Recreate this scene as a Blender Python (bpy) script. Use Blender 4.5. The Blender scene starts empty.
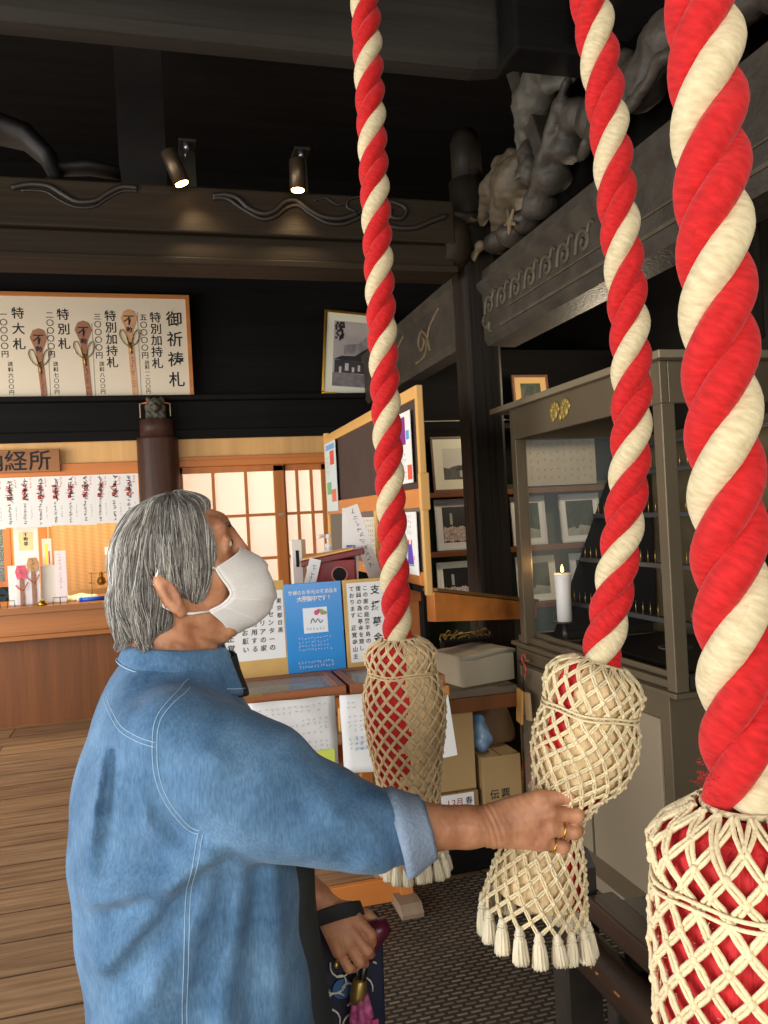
import bpy, bmesh, math, random
import numpy as np
from mathutils import Vector, Matrix
from mathutils.bvhtree import BVHTree
random.seed(7); rng = np.random.default_rng(7)
SC = bpy.context.scene
COL = SC.collection

# ------------------------------------------------------------------ camera, world, lights
def cam_setup():
    yaw, pitch, roll = map(math.radians, (15.3, 0.18, -3.0))
    cy, sy, cp, sp = math.cos(yaw), math.sin(yaw), math.cos(pitch), math.sin(pitch)
    F = Vector((sy*cp, cy*cp, sp)); r = Vector((cy, -sy, 0)); u = r.cross(F)
    cr, sr = math.cos(roll), math.sin(roll)
    R = cr*r + sr*u; U = -sr*r + cr*u
    cd = bpy.data.cameras.new('camera'); co = bpy.data.objects.new('camera', cd); COL.objects.link(co)
    m = Matrix((R, U, -F)).transposed().to_4x4(); m.translation = (0, 0, 1.45)
    co.matrix_world = m
    cd.sensor_fit = 'HORIZONTAL'; cd.sensor_width = 36; cd.lens = 36*800/768
    cd.clip_start = .02; cd.clip_end = 60
    SC.camera = co
cam_setup()
SC.view_settings.view_transform = 'Standard'; SC.view_settings.look = 'None'
SC.view_settings.exposure = 0.0; SC.view_settings.gamma = 1.0; SC.view_settings.use_curve_mapping = False
SC.cycles.use_denoising = True
SC.cycles.max_bounces = 6; SC.cycles.diffuse_bounces = 3; SC.cycles.transparent_max_bounces = 12
SC.cycles.sample_clamp_indirect = 4.0
SC.cycles.caustics_reflective = False; SC.cycles.caustics_refractive = False

W = bpy.data.worlds.new('daylight'); SC.world = W; W.use_nodes = True
W.node_tree.nodes['Background'].inputs[0].default_value = (.75, .87, 1, 1)
W.node_tree.nodes['Background'].inputs[1].default_value = 0.07

def light(name, kind, loc, target, power, color=(1, 1, 1), size=1, size_y=None, spot=60, blend=.5, cast=True):
    l = bpy.data.lights.new(name, kind); l.energy = power; l.color = color
    if kind == 'AREA':
        l.size = size
        if size_y: l.shape = 'RECTANGLE'; l.size_y = size_y
    else:
        l.shadow_soft_size = size
    if kind == 'SPOT': l.spot_size = math.radians(spot); l.spot_blend = blend
    o = bpy.data.objects.new(name, l); COL.objects.link(o); o.location = loc
    d = Vector(target) - Vector(loc)
    o.rotation_euler = d.to_track_quat('-Z', 'Y').to_euler()
    return o
# daylight through the open front of the hall: behind the camera and to its left
light('daylight_front', 'AREA', (-2.3, -2.9, 1.7), (.6, 2.6, 1.0), 95, (1, .97, .92), 3.2, 2.2)
light('front_right_fill', 'AREA', (1.0, -3.1, 2.3), (.6, 3.0, .9), 120, (1, .96, .9), 2.4, 1.8)  # added fill from the right, brightens desk notices the person would shade
light('daylight_side', 'AREA', (-3.6, .9, 1.25), (.2, 1.6, 1.05), 165, (.95, .97, 1), 1.8, 1.8)
light('daylight_back_left', 'AREA', (-3.7, 4.4, 1.7), (.1, 6.3, 1.2), 150, (1, .93, .84), 2.2, 2.0)
light('daylight_low', 'AREA', (-2.2, -1.2, .35), (.4, 2.2, 1.2), 22, (1, .96, .9), 2.0, .5)
light('rack_fill', 'POINT', (2.55, 4.15, 2.22), (0, 0, 0), 36, (1, .82, .58), .08)  # added point light without a fitting, brightens the framed photographs
# the office behind the counter has its own warm lamps
light('office_lamp', 'AREA', (-.9, 7.2, 2.35), (-.9, 7.35, .8), 45, (1, .82, .58), 1.6, .6)
light('shoji_room_lamp', 'AREA', (.9, 7.6, 1.7), (.9, 6.6, 1.4), 48, (1, .93, .86), 1.4, 1.2)
light('garden_light', 'AREA', (-1.9, 8.9, 3.2), (-1.7, 9.2, 1.2), 150, (1, 1, .95), 1.2, 1.2)

# ------------------------------------------------------------------ helpers
WO = {}
def lin(c):
    out = []
    for v in c:
        v = v/255
        out.append(v/12.92 if v <= .04045 else ((v+.055)/1.055)**2.4)
    return tuple(out) + (1,)
MC = {}
def mat(name, rgb, rough=.6, metal=0, var=0, scale=6, stretch=(1, 1, 1), bump=0, bscale=60, bstretch=None, rgb2=None,
        emit=0, alpha=1, trans=0, detail=4, sheen=0, sss=0, spec=.5, coat=0):
    if name in MC: return MC[name]
    m = bpy.data.materials.new(name); m.use_nodes = True; nt = m.node_tree; N = nt.nodes; L = nt.links
    b = N['Principled BSDF']; c = lin(rgb)
    b.inputs['Base Color'].default_value = c; b.inputs['Roughness'].default_value = rough; b.inputs['Metallic'].default_value = metal
    b.inputs['Specular IOR Level'].default_value = spec
    if trans: b.inputs['Transmission Weight'].default_value = trans
    if coat: b.inputs['Coat Weight'].default_value = coat
    if sss:
        b.inputs['Subsurface Weight'].default_value = sss; b.inputs['Subsurface Radius'].default_value = (.012, .005, .003); b.inputs['Subsurface Scale'].default_value = 1
    if sheen: b.inputs['Sheen Weight'].default_value = sheen
    if alpha < 1: b.inputs['Alpha'].default_value = alpha
    if emit:
        b.inputs['Emission Color'].default_value = c; b.inputs['Emission Strength'].default_value = emit
    if var or rgb2 or bump:
        tc = N.new('ShaderNodeTexCoord')
    if var or rgb2:
        mp = N.new('ShaderNodeMapping'); mp.inputs['Scale'].default_value = stretch; L.new(tc.outputs['Object'], mp.inputs[0])
        n = N.new('ShaderNodeTexNoise'); n.inputs['Scale'].default_value = scale; n.inputs['Detail'].default_value = detail; L.new(mp.outputs[0], n.inputs['Vector'])
        r = N.new('ShaderNodeValToRGB'); r.color_ramp.elements[0].position = .3; r.color_ramp.elements[1].position = .7
        if rgb2: c0, c1 = c, lin(rgb2)
        else:
            c0 = tuple(min(1, x*(1-var)) for x in c[:3]) + (1,); c1 = tuple(min(1, x*(1+var)) for x in c[:3]) + (1,)
        r.color_ramp.elements[0].color = c0; r.color_ramp.elements[1].color = c1
        L.new(n.outputs['Fac'], r.inputs[0]); L.new(r.outputs[0], b.inputs['Base Color'])
        if emit: L.new(r.outputs[0], b.inputs['Emission Color'])
    if bump:
        mp2 = N.new('ShaderNodeMapping'); mp2.inputs['Scale'].default_value = bstretch or stretch; L.new(tc.outputs['Object'], mp2.inputs[0])
        n2 = N.new('ShaderNodeTexNoise'); n2.inputs['Scale'].default_value = bscale; n2.inputs['Detail'].default_value = 3; L.new(mp2.outputs[0], n2.inputs['Vector'])
        bp = N.new('ShaderNodeBump'); bp.inputs['Strength'].default_value = bump; bp.inputs['Distance'].default_value = .01
        L.new(n2.outputs['Fac'], bp.inputs['Height']); L.new(bp.outputs[0], b.inputs['Normal'])
    MC[name] = m
    return m
def wood(name, rgb, axis, rough=.55, var=.3, scale=14, bump=.25, rgb2=None, spec=None):
    s = [1, 1, 1]; s['XYZ'.index(axis)] = .06
    return mat(name, rgb, rough, 0, var, scale, tuple(s), bump, 40, None, rgb2, spec=spec if spec is not None else (.15 if sum(rgb) < 180 else .4))

class MB:
    """collects shapes into one bmesh"""
    def __init__(s): s.b = bmesh.new(); s.mi = 0
    def _new(s, vs, fs):
        vv = [s.b.verts.new(v) for v in vs]
        for f in fs:
            try:
                ff = s.b.faces.new([vv[i] for i in f]); ff.material_index = s.mi; ff.smooth = False
            except ValueError: pass
        return vv
    def box(s, lo, hi, bev=0, M=None):
        t = bmesh.new(); bmesh.ops.create_cube(t, size=1)
        lo, hi = Vector(lo), Vector(hi)
        for v in t.verts: v.co = Vector(((lo[i]+hi[i])/2 + v.co[i]*(hi[i]-lo[i]) for i in range(3)))
        if bev: bmesh.ops.bevel(t, geom=list(t.edges), offset=bev, segments=2, profile=.5, affect='EDGES')
        if M is not None: t.transform(M)
        return s.add(t)
    def add(s, t, smooth=None):
        t.verts.index_update()
        vv = [s.b.verts.new(v.co) for v in t.verts]
        for f in t.faces:
            try:
                ff = s.b.faces.new([vv[v.index] for v in f.verts]); ff.material_index = s.mi; ff.smooth = f.smooth if smooth is None else smooth
            except ValueError: pass
        t.free(); return vv
    def arr(s, V, Fc, smooth=True):
        vv = [s.b.verts.new(tuple(map(float, v))) for v in V]
        for f in Fc:
            try:
                ff = s.b.faces.new([vv[int(i)] for i in f]); ff.material_index = s.mi; ff.smooth = smooth
            except ValueError: pass
    def rings(s, R, cap=True, closed=False, smooth=True):
        n = len(R[0]); vv = [[s.b.verts.new(p) for p in r] for r in R]
        rows = list(zip(vv, vv[1:])) + ([(vv[-1], vv[0])] if closed else [])
        for a, c in rows:
            for i in range(n):
                j = (i+1) % n
                f = s.b.faces.new((a[i], a[j], c[j], c[i])); f.smooth = smooth; f.material_index = s.mi
        if cap and not closed:
            f = s.b.faces.new(list(reversed(vv[0]))); f.material_index = s.mi
            f = s.b.faces.new(vv[-1]); f.material_index = s.mi
    def tube(s, path, r, seg=8, cap=True, flat=1.0, up=None, closed=False):
        P = [Vector(p) for p in path]; n = len(P)
        R = r if hasattr(r, '__len__') else [r]*n
        prev = None; out = []
        for i in range(n):
            if closed: t = P[(i+1) % n]-P[i-1]
            else: t = P[min(i+1, n-1)]-P[max(i-1, 0)]
            if t.length < 1e-9: t = Vector((0, 0, 1))
            t.normalize()
            if prev is None:
                a = Vector(up) if up else (Vector((0, 0, 1)) if abs(t.z) < .9 else Vector((1, 0, 0)))
                u = (a - t*a.dot(t)).normalized()
            else: u = (prev - t*prev.dot(t)).normalized()
            prev = u; w = t.cross(u)
            out.append([P[i] + (u*math.cos(2*math.pi*k/seg) + w*math.sin(2*math.pi*k/seg)*flat)*R[i] for k in range(seg)])
        s.rings(out, cap, closed)
    def cyl(s, p0, p1, r0, r1=None, seg=20): s.tube([p0, p1], [r0, r1 if r1 is not None else r0], seg)
    def lathe(s, c, prof, seg=24, M=None):
        R = []
        for r, z in prof:
            ring = [Vector((r*math.cos(2*math.pi*k/seg), r*math.sin(2*math.pi*k/seg), z)) for k in range(seg)]
            R.append([(M @ p if M is not None else p + Vector(c)) for p in ring])
        s.rings(R)
    def prism(s, poly, d, M=None):
        """poly of 3-D points, extruded by vector d"""
        d = Vector(d); A = [Vector(p) for p in poly]; B = [p+d for p in A]
        if M is not None: A = [M @ p for p in A]; B = [M @ p for p in B]
        n = len(A); s._new(A+B, [tuple(range(n))[::-1], tuple(range(n, 2*n))] + [(i, (i+1) % n, n+(i+1) % n, n+i) for i in range(n)])
    def sph(s, c, r, u=12, v=8, M=None):
        t = bmesh.new(); bmesh.ops.create_uvsphere(t, u_segments=u, v_segments=v, radius=1)
        rr = r if hasattr(r, '__len__') else (r, r, r)
        for w in t.verts:
            w.co = Vector((w.co[i]*rr[i] for i in range(3)))
            if M is not None: w.co = M @ w.co
            w.co += Vector(c)
        return s.add(t, True)
    def build(s, name, mats, parent=None, origin=None, fix=True):
        if fix: bmesh.ops.recalc_face_normals(s.b, faces=s.b.faces)
        me = bpy.data.meshes.new(name)
        if parent is not None: org = WO[parent.name]
        elif origin is not None: org = Vector(origin)
        else:
            cs = [v.co for v in s.b.verts]
            org = Vector(((min(c.x for c in cs)+max(c.x for c in cs))/2, (min(c.y for c in cs)+max(c.y for c in cs))/2, min(c.z for c in cs)))
        s.b.transform(Matrix.Translation(-org)); s.b.to_mesh(me); s.b.free()
        o = bpy.data.objects.new(name, me); COL.objects.link(o)
        for m in (mats if isinstance(mats, (list, tuple)) else [mats]): me.materials.append(m)
        if parent is not None: o.parent = parent
        else: o.location = org
        WO[o.name] = org.copy()
        return o
def thing(name, label, cat, loc, group=None):
    o = bpy.data.objects.new(name, None); COL.objects.link(o); o.location = loc; o.empty_display_size = .05
    WO[o.name] = Vector(loc); tag(o, label, cat, group); return o
def tag(o, label, cat, group=None):
    o['label'] = label; o['category'] = cat
    if group: o['group'] = group
    return o
def struct(o): o['kind'] = 'structure'; return o
def one(fn, name, mats, parent=None, **k):
    b = MB(); fn(b); return b.build(name, mats, parent, **k)
def part(name, mats, parent, *boxes, bev=0, M=None):
    b = MB()
    for lo, hi in boxes: b.box(lo, hi, bev, M)
    return b.build(name, mats, parent)

# ---- writing
GL = {}
def glyph(ch):
    if ch not in GL:
        cu = bpy.data.curves.new('g', 'FONT'); cu.body = ch; cu.size = 1; cu.offset = .012
        cu.resolution_u = 3
        o = bpy.data.objects.new('g', cu); COL.objects.link(o)
        me = bpy.data.meshes.new_from_object(o.evaluated_get(bpy.context.evaluated_depsgraph_get()))
        V = [(v.co.x, v.co.y) for v in me.vertices]; Fc = [tuple(p.vertices) for p in me.polygons]
        bpy.data.objects.remove(o); bpy.data.curves.remove(cu); bpy.data.meshes.remove(me)
        xs = [v[0] for v in V] or [0]; GL[ch] = (V, Fc, (min(xs)+max(xs))/2)
    return GL[ch]
def put(b, ch, c, size, ex, ez, sx=1, sk=0):
    V, Fc, cx = glyph(ch); c = Vector(c); ex, ez = Vector(ex), Vector(ez)
    b._new([c + ex*((x-cx)*size*sx + sk*(y-.35)*size) + ez*((y-.36)*size) for x, y in V], Fc)
EX, EZ = Vector((1, 0, 0)), Vector((0, 0, 1))
def vtext(b, s, top, step, size, ex=EX, ez=EZ, **k):
    p = Vector(top)
    for ch in s:
        if ch != ' ': put(b, ch, p, size, ex, ez, **k)
        p = p - Vector(ez)*step
def htext(b, s, start, step, size, ex=EX, ez=EZ, **k):
    p = Vector(start)
    for ch in s:
        if ch != ' ': put(b, ch, p, size, ex, ez, **k)
        p = p + Vector(ex)*step
def scrib(b, c, w, h, ex=EX, ez=EZ, n=3):
    """an illegible little brush mark about w by h"""
    c = Vector(c)
    for _ in range(n):
        x, y = random.uniform(-.45, .45)*w, random.uniform(-.45, .45)*h
        a = random.choice((0, 0, 1.5, .8, -.8)); l = random.uniform(.35, .9)*w; t = .11*w
        d = ex*math.cos(a)+ez*math.sin(a); q = ez*math.cos(a)-ex*math.sin(a); m = c+ex*x*.5+ez*y
        b._new([m-d*l/2-q*t/2, m+d*l/2-q*t/4, m+d*l/2+q*t/4, m-d*l/2+q*t/2], [(0, 1, 2, 3)])

# ---- signed distance modelling
def sd_ell(P, c, r, R=None):
    q = [P[i]-c[i] for i in range(3)]
    if R is not None: q = [q[0]*R[0][i]+q[1]*R[1][i]+q[2]*R[2][i] for i in range(3)]
    k0 = np.sqrt(sum((q[i]/r[i])**2 for i in range(3))); k1 = np.sqrt(sum((q[i]/r[i]**2)**2 for i in range(3)))+1e-9
    return k0*(k0-1)/k1
def sd_cap(P, a, b, ra, rb=None):
    rb = ra if rb is None else rb
    a = np.array(a, float); d = np.array(b, float)-a; L = d@d+1e-12
    q = [P[i]-a[i] for i in range(3)]
    h = np.clip((q[0]*d[0]+q[1]*d[1]+q[2]*d[2])/L, 0, 1)
    return np.sqrt(sum((q[i]-h*d[i])**2 for i in range(3))) - (ra+(rb-ra)*h)
def smin(a, b, k):
    h = np.clip(.5+.5*(b-a)/k, 0, 1); return b*(1-h)+a*h-k*h*(1-h)
def smax(a, b, k): return -smin(-a, -b, k)
def chain(P, pts, k=.02):
    d = None
    for (a, ra), (b, rb) in zip(pts, pts[1:]):
        e = sd_cap(P, a, b, ra, rb); d = e if d is None else smin(d, e, k)
    return d
def rotY(deg):
    c, s = math.cos(math.radians(deg)), math.sin(math.radians(deg))
    return [[c, 0, s], [0, 1, 0], [-s, 0, c]]
def snet(fun, lo, hi, h):
    ax = [np.arange(lo[i], hi[i]+h, h) for i in range(3)]
    P = np.meshgrid(*ax, indexing='ij', sparse=True)
    V = np.ascontiguousarray(np.broadcast_to(fun(P), [len(a) for a in ax])).astype(np.float32)
    S = V < 0; n0, n1, n2 = V.shape
    def sub(A, i, j, k): return A[i:n0-1+i, j:n1-1+j, k:n2-1+k]
    cnt = sum(sub(S, i, j, k).astype(np.int8) for i in (0, 1) for j in (0, 1) for k in (0, 1))
    act = (cnt > 0) & (cnt < 8); I = np.argwhere(act)
    idx = -np.ones(act.shape, np.int64); idx[act] = np.arange(len(I))
    acc = np.zeros((len(I), 3)); num = np.zeros(len(I))
    cor = [(i, j, k) for i in (0, 1) for j in (0, 1) for k in (0, 1)]
    val = {c: V[I[:, 0]+c[0], I[:, 1]+c[1], I[:, 2]+c[2]] for c in cor}
    for c in cor:
        for a in range(3):
            if c[a] == 0:
                d = list(c); d[a] = 1; d = tuple(d)
                v0, v1 = val[c], val[d]; m = (v0 < 0) != (v1 < 0)
                t = np.where(m, v0/np.where(m, v0-v1, 1), 0)
                p = np.tile(np.array(c, float), (len(I), 1)); p[:, a] = t
                acc[m] += p[m]; num[m] += 1
    pos = (I + acc/np.maximum(num, 1)[:, None])*h + np.array([a[0] for a in ax])
    Fs = []
    for a in range(3):
        o1, o2 = [(1, 2), (2, 0), (0, 1)][a]
        s0 = [slice(None)]*3; s1 = [slice(None)]*3; s0[a] = slice(0, -1); s1[a] = slice(1, None)
        A, B = S[tuple(s0)], S[tuple(s1)]
        E = np.argwhere(A != B)
        E = E[(E[:, o1] > 0) & (E[:, o2] > 0) & (E[:, o1] < V.shape[o1]-1) & (E[:, o2] < V.shape[o2]-1)]
        ins = A[E[:, 0], E[:, 1], E[:, 2]]
        q = []
        for d1, d2 in ((-1, -1), (0, -1), (0, 0), (-1, 0)):
            e = E.copy(); e[:, o1] += d1; e[:, o2] += d2; q.append(idx[e[:, 0], e[:, 1], e[:, 2]])
        q = np.stack(q, 1); q[~ins] = q[~ins][:, ::-1]; Fs.append(q)
    return pos, np.concatenate(Fs)
def sdf_obj(name, pieces, mats, parent=None, origin=None, smooth=2):
    """pieces: list of (fun, lo, hi, h); one mesh object"""
    Vs, Fs, n = [], [], 0
    for fun, lo, hi, h in pieces:
        V, Fc = snet(fun, lo, hi, h)
        for _ in range(smooth):
            s = np.zeros_like(V); c = np.zeros(len(V))
            for a, b2 in ((0, 1), (1, 2), (2, 3), (3, 0)):
                np.add.at(s, Fc[:, a], V[Fc[:, b2]]); np.add.at(c, Fc[:, a], 1)
                np.add.at(s, Fc[:, b2], V[Fc[:, a]]); np.add.at(c, Fc[:, b2], 1)
            V = V*.5 + .5*s/np.maximum(c, 1)[:, None]
        Vs.append(V); Fs.append(Fc+n); n += len(V)
    V = np.concatenate(Vs); Fc = np.concatenate(Fs)
    org = np.array(WO[parent.name] if parent is not None else origin, float)
    me = bpy.data.meshes.new(name); me.from_pydata((V-org).tolist(), [], Fc.tolist()); me.update()
    me.polygons.foreach_set('use_smooth', [True]*len(me.polygons))
    o = bpy.data.objects.new(name, me); COL.objects.link(o)
    for m in (mats if isinstance(mats, (list, tuple)) else [mats]): me.materials.append(m)
    if parent is not None: o.parent = parent
    else: o.location = org
    WO[o.name] = Vector(org)
    return o, V, Fc
# ------------------------------------------------------------------ materials of the place
def plank_mat(name, base, dark, width, axis_len='X', rough=.5, gap=.012, bump=.3):
    m = bpy.data.materials.new(name); m.use_nodes = True; nt = m.node_tree; N = nt.nodes; L = nt.links; b = N['Principled BSDF']
    b.inputs['Roughness'].default_value = rough
    tc = N.new('ShaderNodeTexCoord'); mp = N.new('ShaderNodeMapping'); L.new(tc.outputs['Object'], mp.inputs[0])
    if axis_len == 'Z': mp.inputs['Rotation'].default_value = (0, math.pi/2, 0)
    br = N.new('ShaderNodeTexBrick'); br.inputs['Scale'].default_value = 1; br.inputs['Brick Width'].default_value = 2.3
    br.inputs['Row Height'].default_value = width; br.inputs['Mortar Size'].default_value = gap*.5; br.inputs['Mortar Smooth'].default_value = .3
    br.inputs['Color1'].default_value = (.75, .75, .75, 1); br.inputs['Color2'].default_value = (1.1, 1.1, 1.1, 1); br.inputs['Mortar'].default_value = (.12, .1, .09, 1)
    L.new(mp.outputs[0], br.inputs['Vector'])
    n = N.new('ShaderNodeTexNoise'); n.inputs['Scale'].default_value = 5; n.inputs['Detail'].default_value = 6
    mp2 = N.new('ShaderNodeMapping'); mp2.inputs['Scale'].default_value = {'X': (.5, 7, 7), 'Z': (7, 7, .5)}[axis_len]; L.new(tc.outputs['Object'], mp2.inputs[0]); L.new(mp2.outputs[0], n.inputs['Vector'])
    r = N.new('ShaderNodeValToRGB'); r.color_ramp.elements[0].position = .3; r.color_ramp.elements[1].position = .72
    r.color_ramp.elements[0].color = lin(dark); r.color_ramp.elements[1].color = lin(base); L.new(n.outputs['Fac'], r.inputs[0])
    mx = N.new('ShaderNodeMix'); mx.data_type = 'RGBA'; mx.blend_type = 'MULTIPLY'; mx.inputs[0].default_value = 1
    L.new(r.outputs[0], mx.inputs[6]); L.new(br.outputs['Color'], mx.inputs[7]); L.new(mx.outputs[2], b.inputs['Base Color'])
    bp = N.new('ShaderNodeBump'); bp.inputs['Strength'].default_value = bump; bp.inputs['Distance'].default_value = .01
    L.new(n.outputs['Fac'], bp.inputs['Height']); L.new(bp.outputs[0], b.inputs['Normal'])
    return m
M_floor = plank_mat('worn floor boards', (178, 144, 108), (118, 90, 62), .24, 'X', .42)
M_dark = wood('near-black timber', (15, 13, 12), 'X', .75, .35, 10, .3)
M_darkY = wood('near-black timber lengthwise', (46, 43, 38), 'X', .6, .3, 10, .3)
M_darkZ = wood('dark pillar timber', (42, 36, 30), 'Z', .5, .3, 12, .4)
M_colZ = wood('reddish brown column timber', (66, 44, 36), 'Z', .4, .3, 8, .4)
M_carve = mat('dusty dark carved timber', (60, 54, 45), .6, 0, .35, 9, bump=.3, bscale=50)
M_carve2 = mat('pale dusty carved timber', (104, 88, 64), .65, 0, .3, 12, bump=.3, bscale=60)
M_groove = mat('carved line shade', (20, 18, 15), .7)
M_beamw = wood('brown carved beam timber', (46, 37, 26), 'X', .6, .3, 9, .3)
M_cedar = wood('pale cedar panelling', (216, 168, 104), 'Z', .5, .16, 9, .15)
M_orange = wood('orange stained cedar rail', (196, 118, 54), 'X', .45, .15, 10, .15)
M_orangeZ = wood('orange cedar upright', (192, 116, 52), 'Z', .45, .15, 10, .15)
M_orangeY = wood('orange cedar lengthwise', (205, 128, 62), 'Y', .45, .15, 10, .15)
M_pine = wood('yellow pine lath', (224, 172, 98), 'Z', .5, .12, 12, .15)
M_pineY = wood('yellow pine rail', (224, 172, 98), 'Y', .5, .12, 12, .15)
M_counter = wood('counter timber', (160, 100, 44), 'X', .4, .22, 10, .2)
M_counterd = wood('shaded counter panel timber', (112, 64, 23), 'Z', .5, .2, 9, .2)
M_paper = mat('white paper', (236, 234, 230), .8)
M_paper2 = mat('warm white paper', (228, 220, 204), .8)
M_ink = mat('black ink', (24, 22, 24), .8)
M_stamp = mat('vermilion stamp ink', (200, 70, 62), .8)
M_gold = mat('gold', (210, 160, 60), .3, 1)
M_brass = mat('dull brass', (165, 138, 80), .4, .8)
def paper_pane():
    m = bpy.data.materials.new('translucent paper pane'); m.use_nodes = True; N, L = m.node_tree.nodes, m.node_tree.links; b = N['Principled BSDF']; b.inputs['Base Color'].default_value = lin((238, 226, 214)); b.inputs['Roughness'].default_value = .8
    t = N.new('ShaderNodeBsdfTranslucent'); t.inputs[0].default_value = lin((246, 236, 226)); x = N.new('ShaderNodeMixShader'); x.inputs[0].default_value = .55
    L.new(b.outputs[0], x.inputs[1]); L.new(t.outputs[0], x.inputs[2]); L.new(x.outputs[0], N['Material Output'].inputs[0]); return m
M_shoji = paper_pane()
M_blind = None

def floor():
    b = MB(); b.box((-4.5, -3.5, -.12), (3.4, 9.4, 0)); o = b.build('floor', M_floor, origin=(0, 0, 0)); struct(o)
floor()
part_c = MB(); part_c.box((-4.5, -3.0, 4.3), (3.4, 9.4, 4.42)); struct(part_c.build('ceiling', M_dark))
b = MB(); b.box((-4.5, 6.62, 2.44), (3.4, 6.78, 4.3)); struct(b.build('wall_back', M_dark))
b = MB(); b.box((1.36, 6.62, 0), (3.4, 6.78, 2.44)); struct(b.build('wall_back_corner', M_dark))
b = MB(); b.box((3.4, -.5, 0), (3.52, 9.4, 4.3)); struct(b.build('wall_right', M_dark))
b = MB(); b.box((-4.62, 4.6, 0), (-4.5, 9.4, 4.3)); struct(b.build('wall_left', M_dark))
# office behind the counter
b = MB(); b.box((-4.5, 8.02, 0), (-1.62, 8.1, 1.02)); b.box((-4.5, 8.02, 1.72), (-1.62, 8.1, 2.6)); b.box((-1.42, 8.02, 0), (3.4, 8.1, 2.6)); b.box((-4.5, 8.02, 1.02), (-1.95, 8.1, 1.72))
struct(b.build('wall_office', M_cedar))
b = MB(); b.box((-4.5, 6.79, 2.55), (3.4, 9.3, 2.6)); struct(b.build('ceiling_office', M_cedar))
b = MB(); b.box((.02, 6.80, 0), (.08, 8.0, 2.55)); struct(b.build('wall_partition', M_cedar))
# lintel with its lower step
b = MB(); b.box((-4.5, 6.50, 2.20), (3.3, 6.70, 2.43), .008); b.box((-4.5, 6.47, 2.13), (3.3, 6.68, 2.20), .006)
b.box((-4.5, 6.44, 2.43), (3.3, 6.62, 2.47), .006); struct(b.build('beam_lintel', M_dark))
b = MB(); b.box((-4.5, 6.54, 1.965), (-.10, 6.58, 2.13)); b.box((.06, 6.54, 1.965), (1.36, 6.58, 2.13)); struct(b.build('trim_panel_strip', M_cedar))
b = MB(); b.box((-4.5, 6.50, 1.872), (-.15, 6.60, 1.965), .006); struct(b.build('trim_counter_rail', M_orange))
b = MB(); b.box((.10, 6.50, 1.905), (1.36, 6.62, 1.965), .006); b.box((.10, 6.49, 1.955), (1.36, 6.6, 1.985), .004); struct(b.build('trim_shoji_rail', M_orange))
# back column
b = MB(); b.lathe((-.028, 6.47, 0), [(.166, 0), (.166, .06), (.158, .09), (.157, 2.12), (.157, 2.135)], 32)
b.lathe((-.028, 6.45, 0), [(.128, 2.13), (.126, 2.27), (.12, 2.275)], 32); struct(b.build('column_back', M_colZ))
# counter
def counter():
    b = MB()
    b.box((-4.4, 6.47, .845), (-.17, 7.25, .898), .006); b.box((-4.4, 6.49, .69), (-.17, 6.53, .845)); b.box((-4.4, 6.44, .655), (-.17, 6.55, .69), .005)
    o = b.build('counter', M_counter); tag(o, 'long brown wooden office counter at the back, left of the dark column', 'counter')
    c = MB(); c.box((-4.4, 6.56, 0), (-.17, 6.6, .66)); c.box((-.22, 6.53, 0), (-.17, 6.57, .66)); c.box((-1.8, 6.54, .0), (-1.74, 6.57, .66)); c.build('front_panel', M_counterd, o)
counter()
# low step in front of the counter floor
# shoji: two sliding doors right of the column
def shoji(name, x0, x1, y):
    b = MB(); sw = .075 if name == 'door_1' else .06
    b.box((x0, y, .02), (x0+.045, y+.03, 1.9)); b.box((x1-.085, y, .02), (x1, y+.03, 1.9), .002)
    b.box((x0, y, 1.855), (x1, y+.03, 1.905)); b.box((x0, y, .02), (x1, y+.03, .2))
    nx = 3
    for i in range(1, nx):
        xx = x0+.02+(x1-x0-.07)*i/nx; b.box((xx-.012, y+.003, .2), (xx+.012, y+.027, 1.86))
    for z in (1.5, 1.145, .79, .45): b.box((x0+.03, y+.004, z-.012), (x1-.05, y+.026, z+.012))
    o = struct(b.build(name, M_orangeZ))
    p = MB(); p.box((x0+.03, y+.028, .2), (x1-.06, y+.031, 1.86)); q = p.build('paper_pane', M_shoji, o)
    h = MB(); h.box((x1-.06, y-.003, 1.485), (x1-.02, y+.002, 1.505)); h.build('latch', mat('steel', (150, 150, 155), .35, .9), o)
shoji('door_1', .105, .955, 6.545)
shoji('door_2', .93, 1.36, 6.585)
# window to the garden far left
b = MB(); z0, z1 = 1.02, 1.72
b.box((-1.99, 7.99, z0-.05), (-1.40, 8.12, z0)); b.box((-1.99, 7.99, z1), (-1.40, 8.12, z1+.05)); b.box((-1.44, 7.99, z0), (-1.38, 8.12, z1)); b.box((-1.99, 7.99, z0), (-1.93, 8.12, z1))
w1 = struct(b.build('window_1', M_orangeZ))
M_glass = mat('clear glass', (235, 245, 240), .03, alpha=.12, spec=.6)
b = MB(); b.box((-1.93, 8.05, z0), (-1.44, 8.056, z1)); b.build('pane', M_glass, w1)
# garden shrub seen through it
def shrub():
    t = thing('garden_shrub', 'green leafy shrub seen through the window at far left', 'shrub', (-1.9, 8.8, 0))
    b = MB()
    for _ in range(700):
        c = Vector((random.gauss(-1.9, .35), 8.8+random.gauss(0, .18), random.uniform(.3, 2.1)))
        a = Vector((random.gauss(0, 1), random.gauss(0, 1), random.gauss(0, 1))).normalized()*.06; q = a.cross(Vector((random.random(), random.random(), random.random()))).normalized()*.028
        b._new([c-a, c+q, c+a, c-q], [(0, 1, 2, 3)])
    b.build('foliage', mat('fresh green leaves', (120, 190, 70), .5, var=.35, scale=4), t, fix=False)
    s = MB(); s.tube([(-1.9, 8.8, 0), (-1.88, 8.8, .6), (-1.93, 8.82, 1.5)], [.03, .025, .012]); s.build('stem', M_colZ, t)
shrub()
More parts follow.
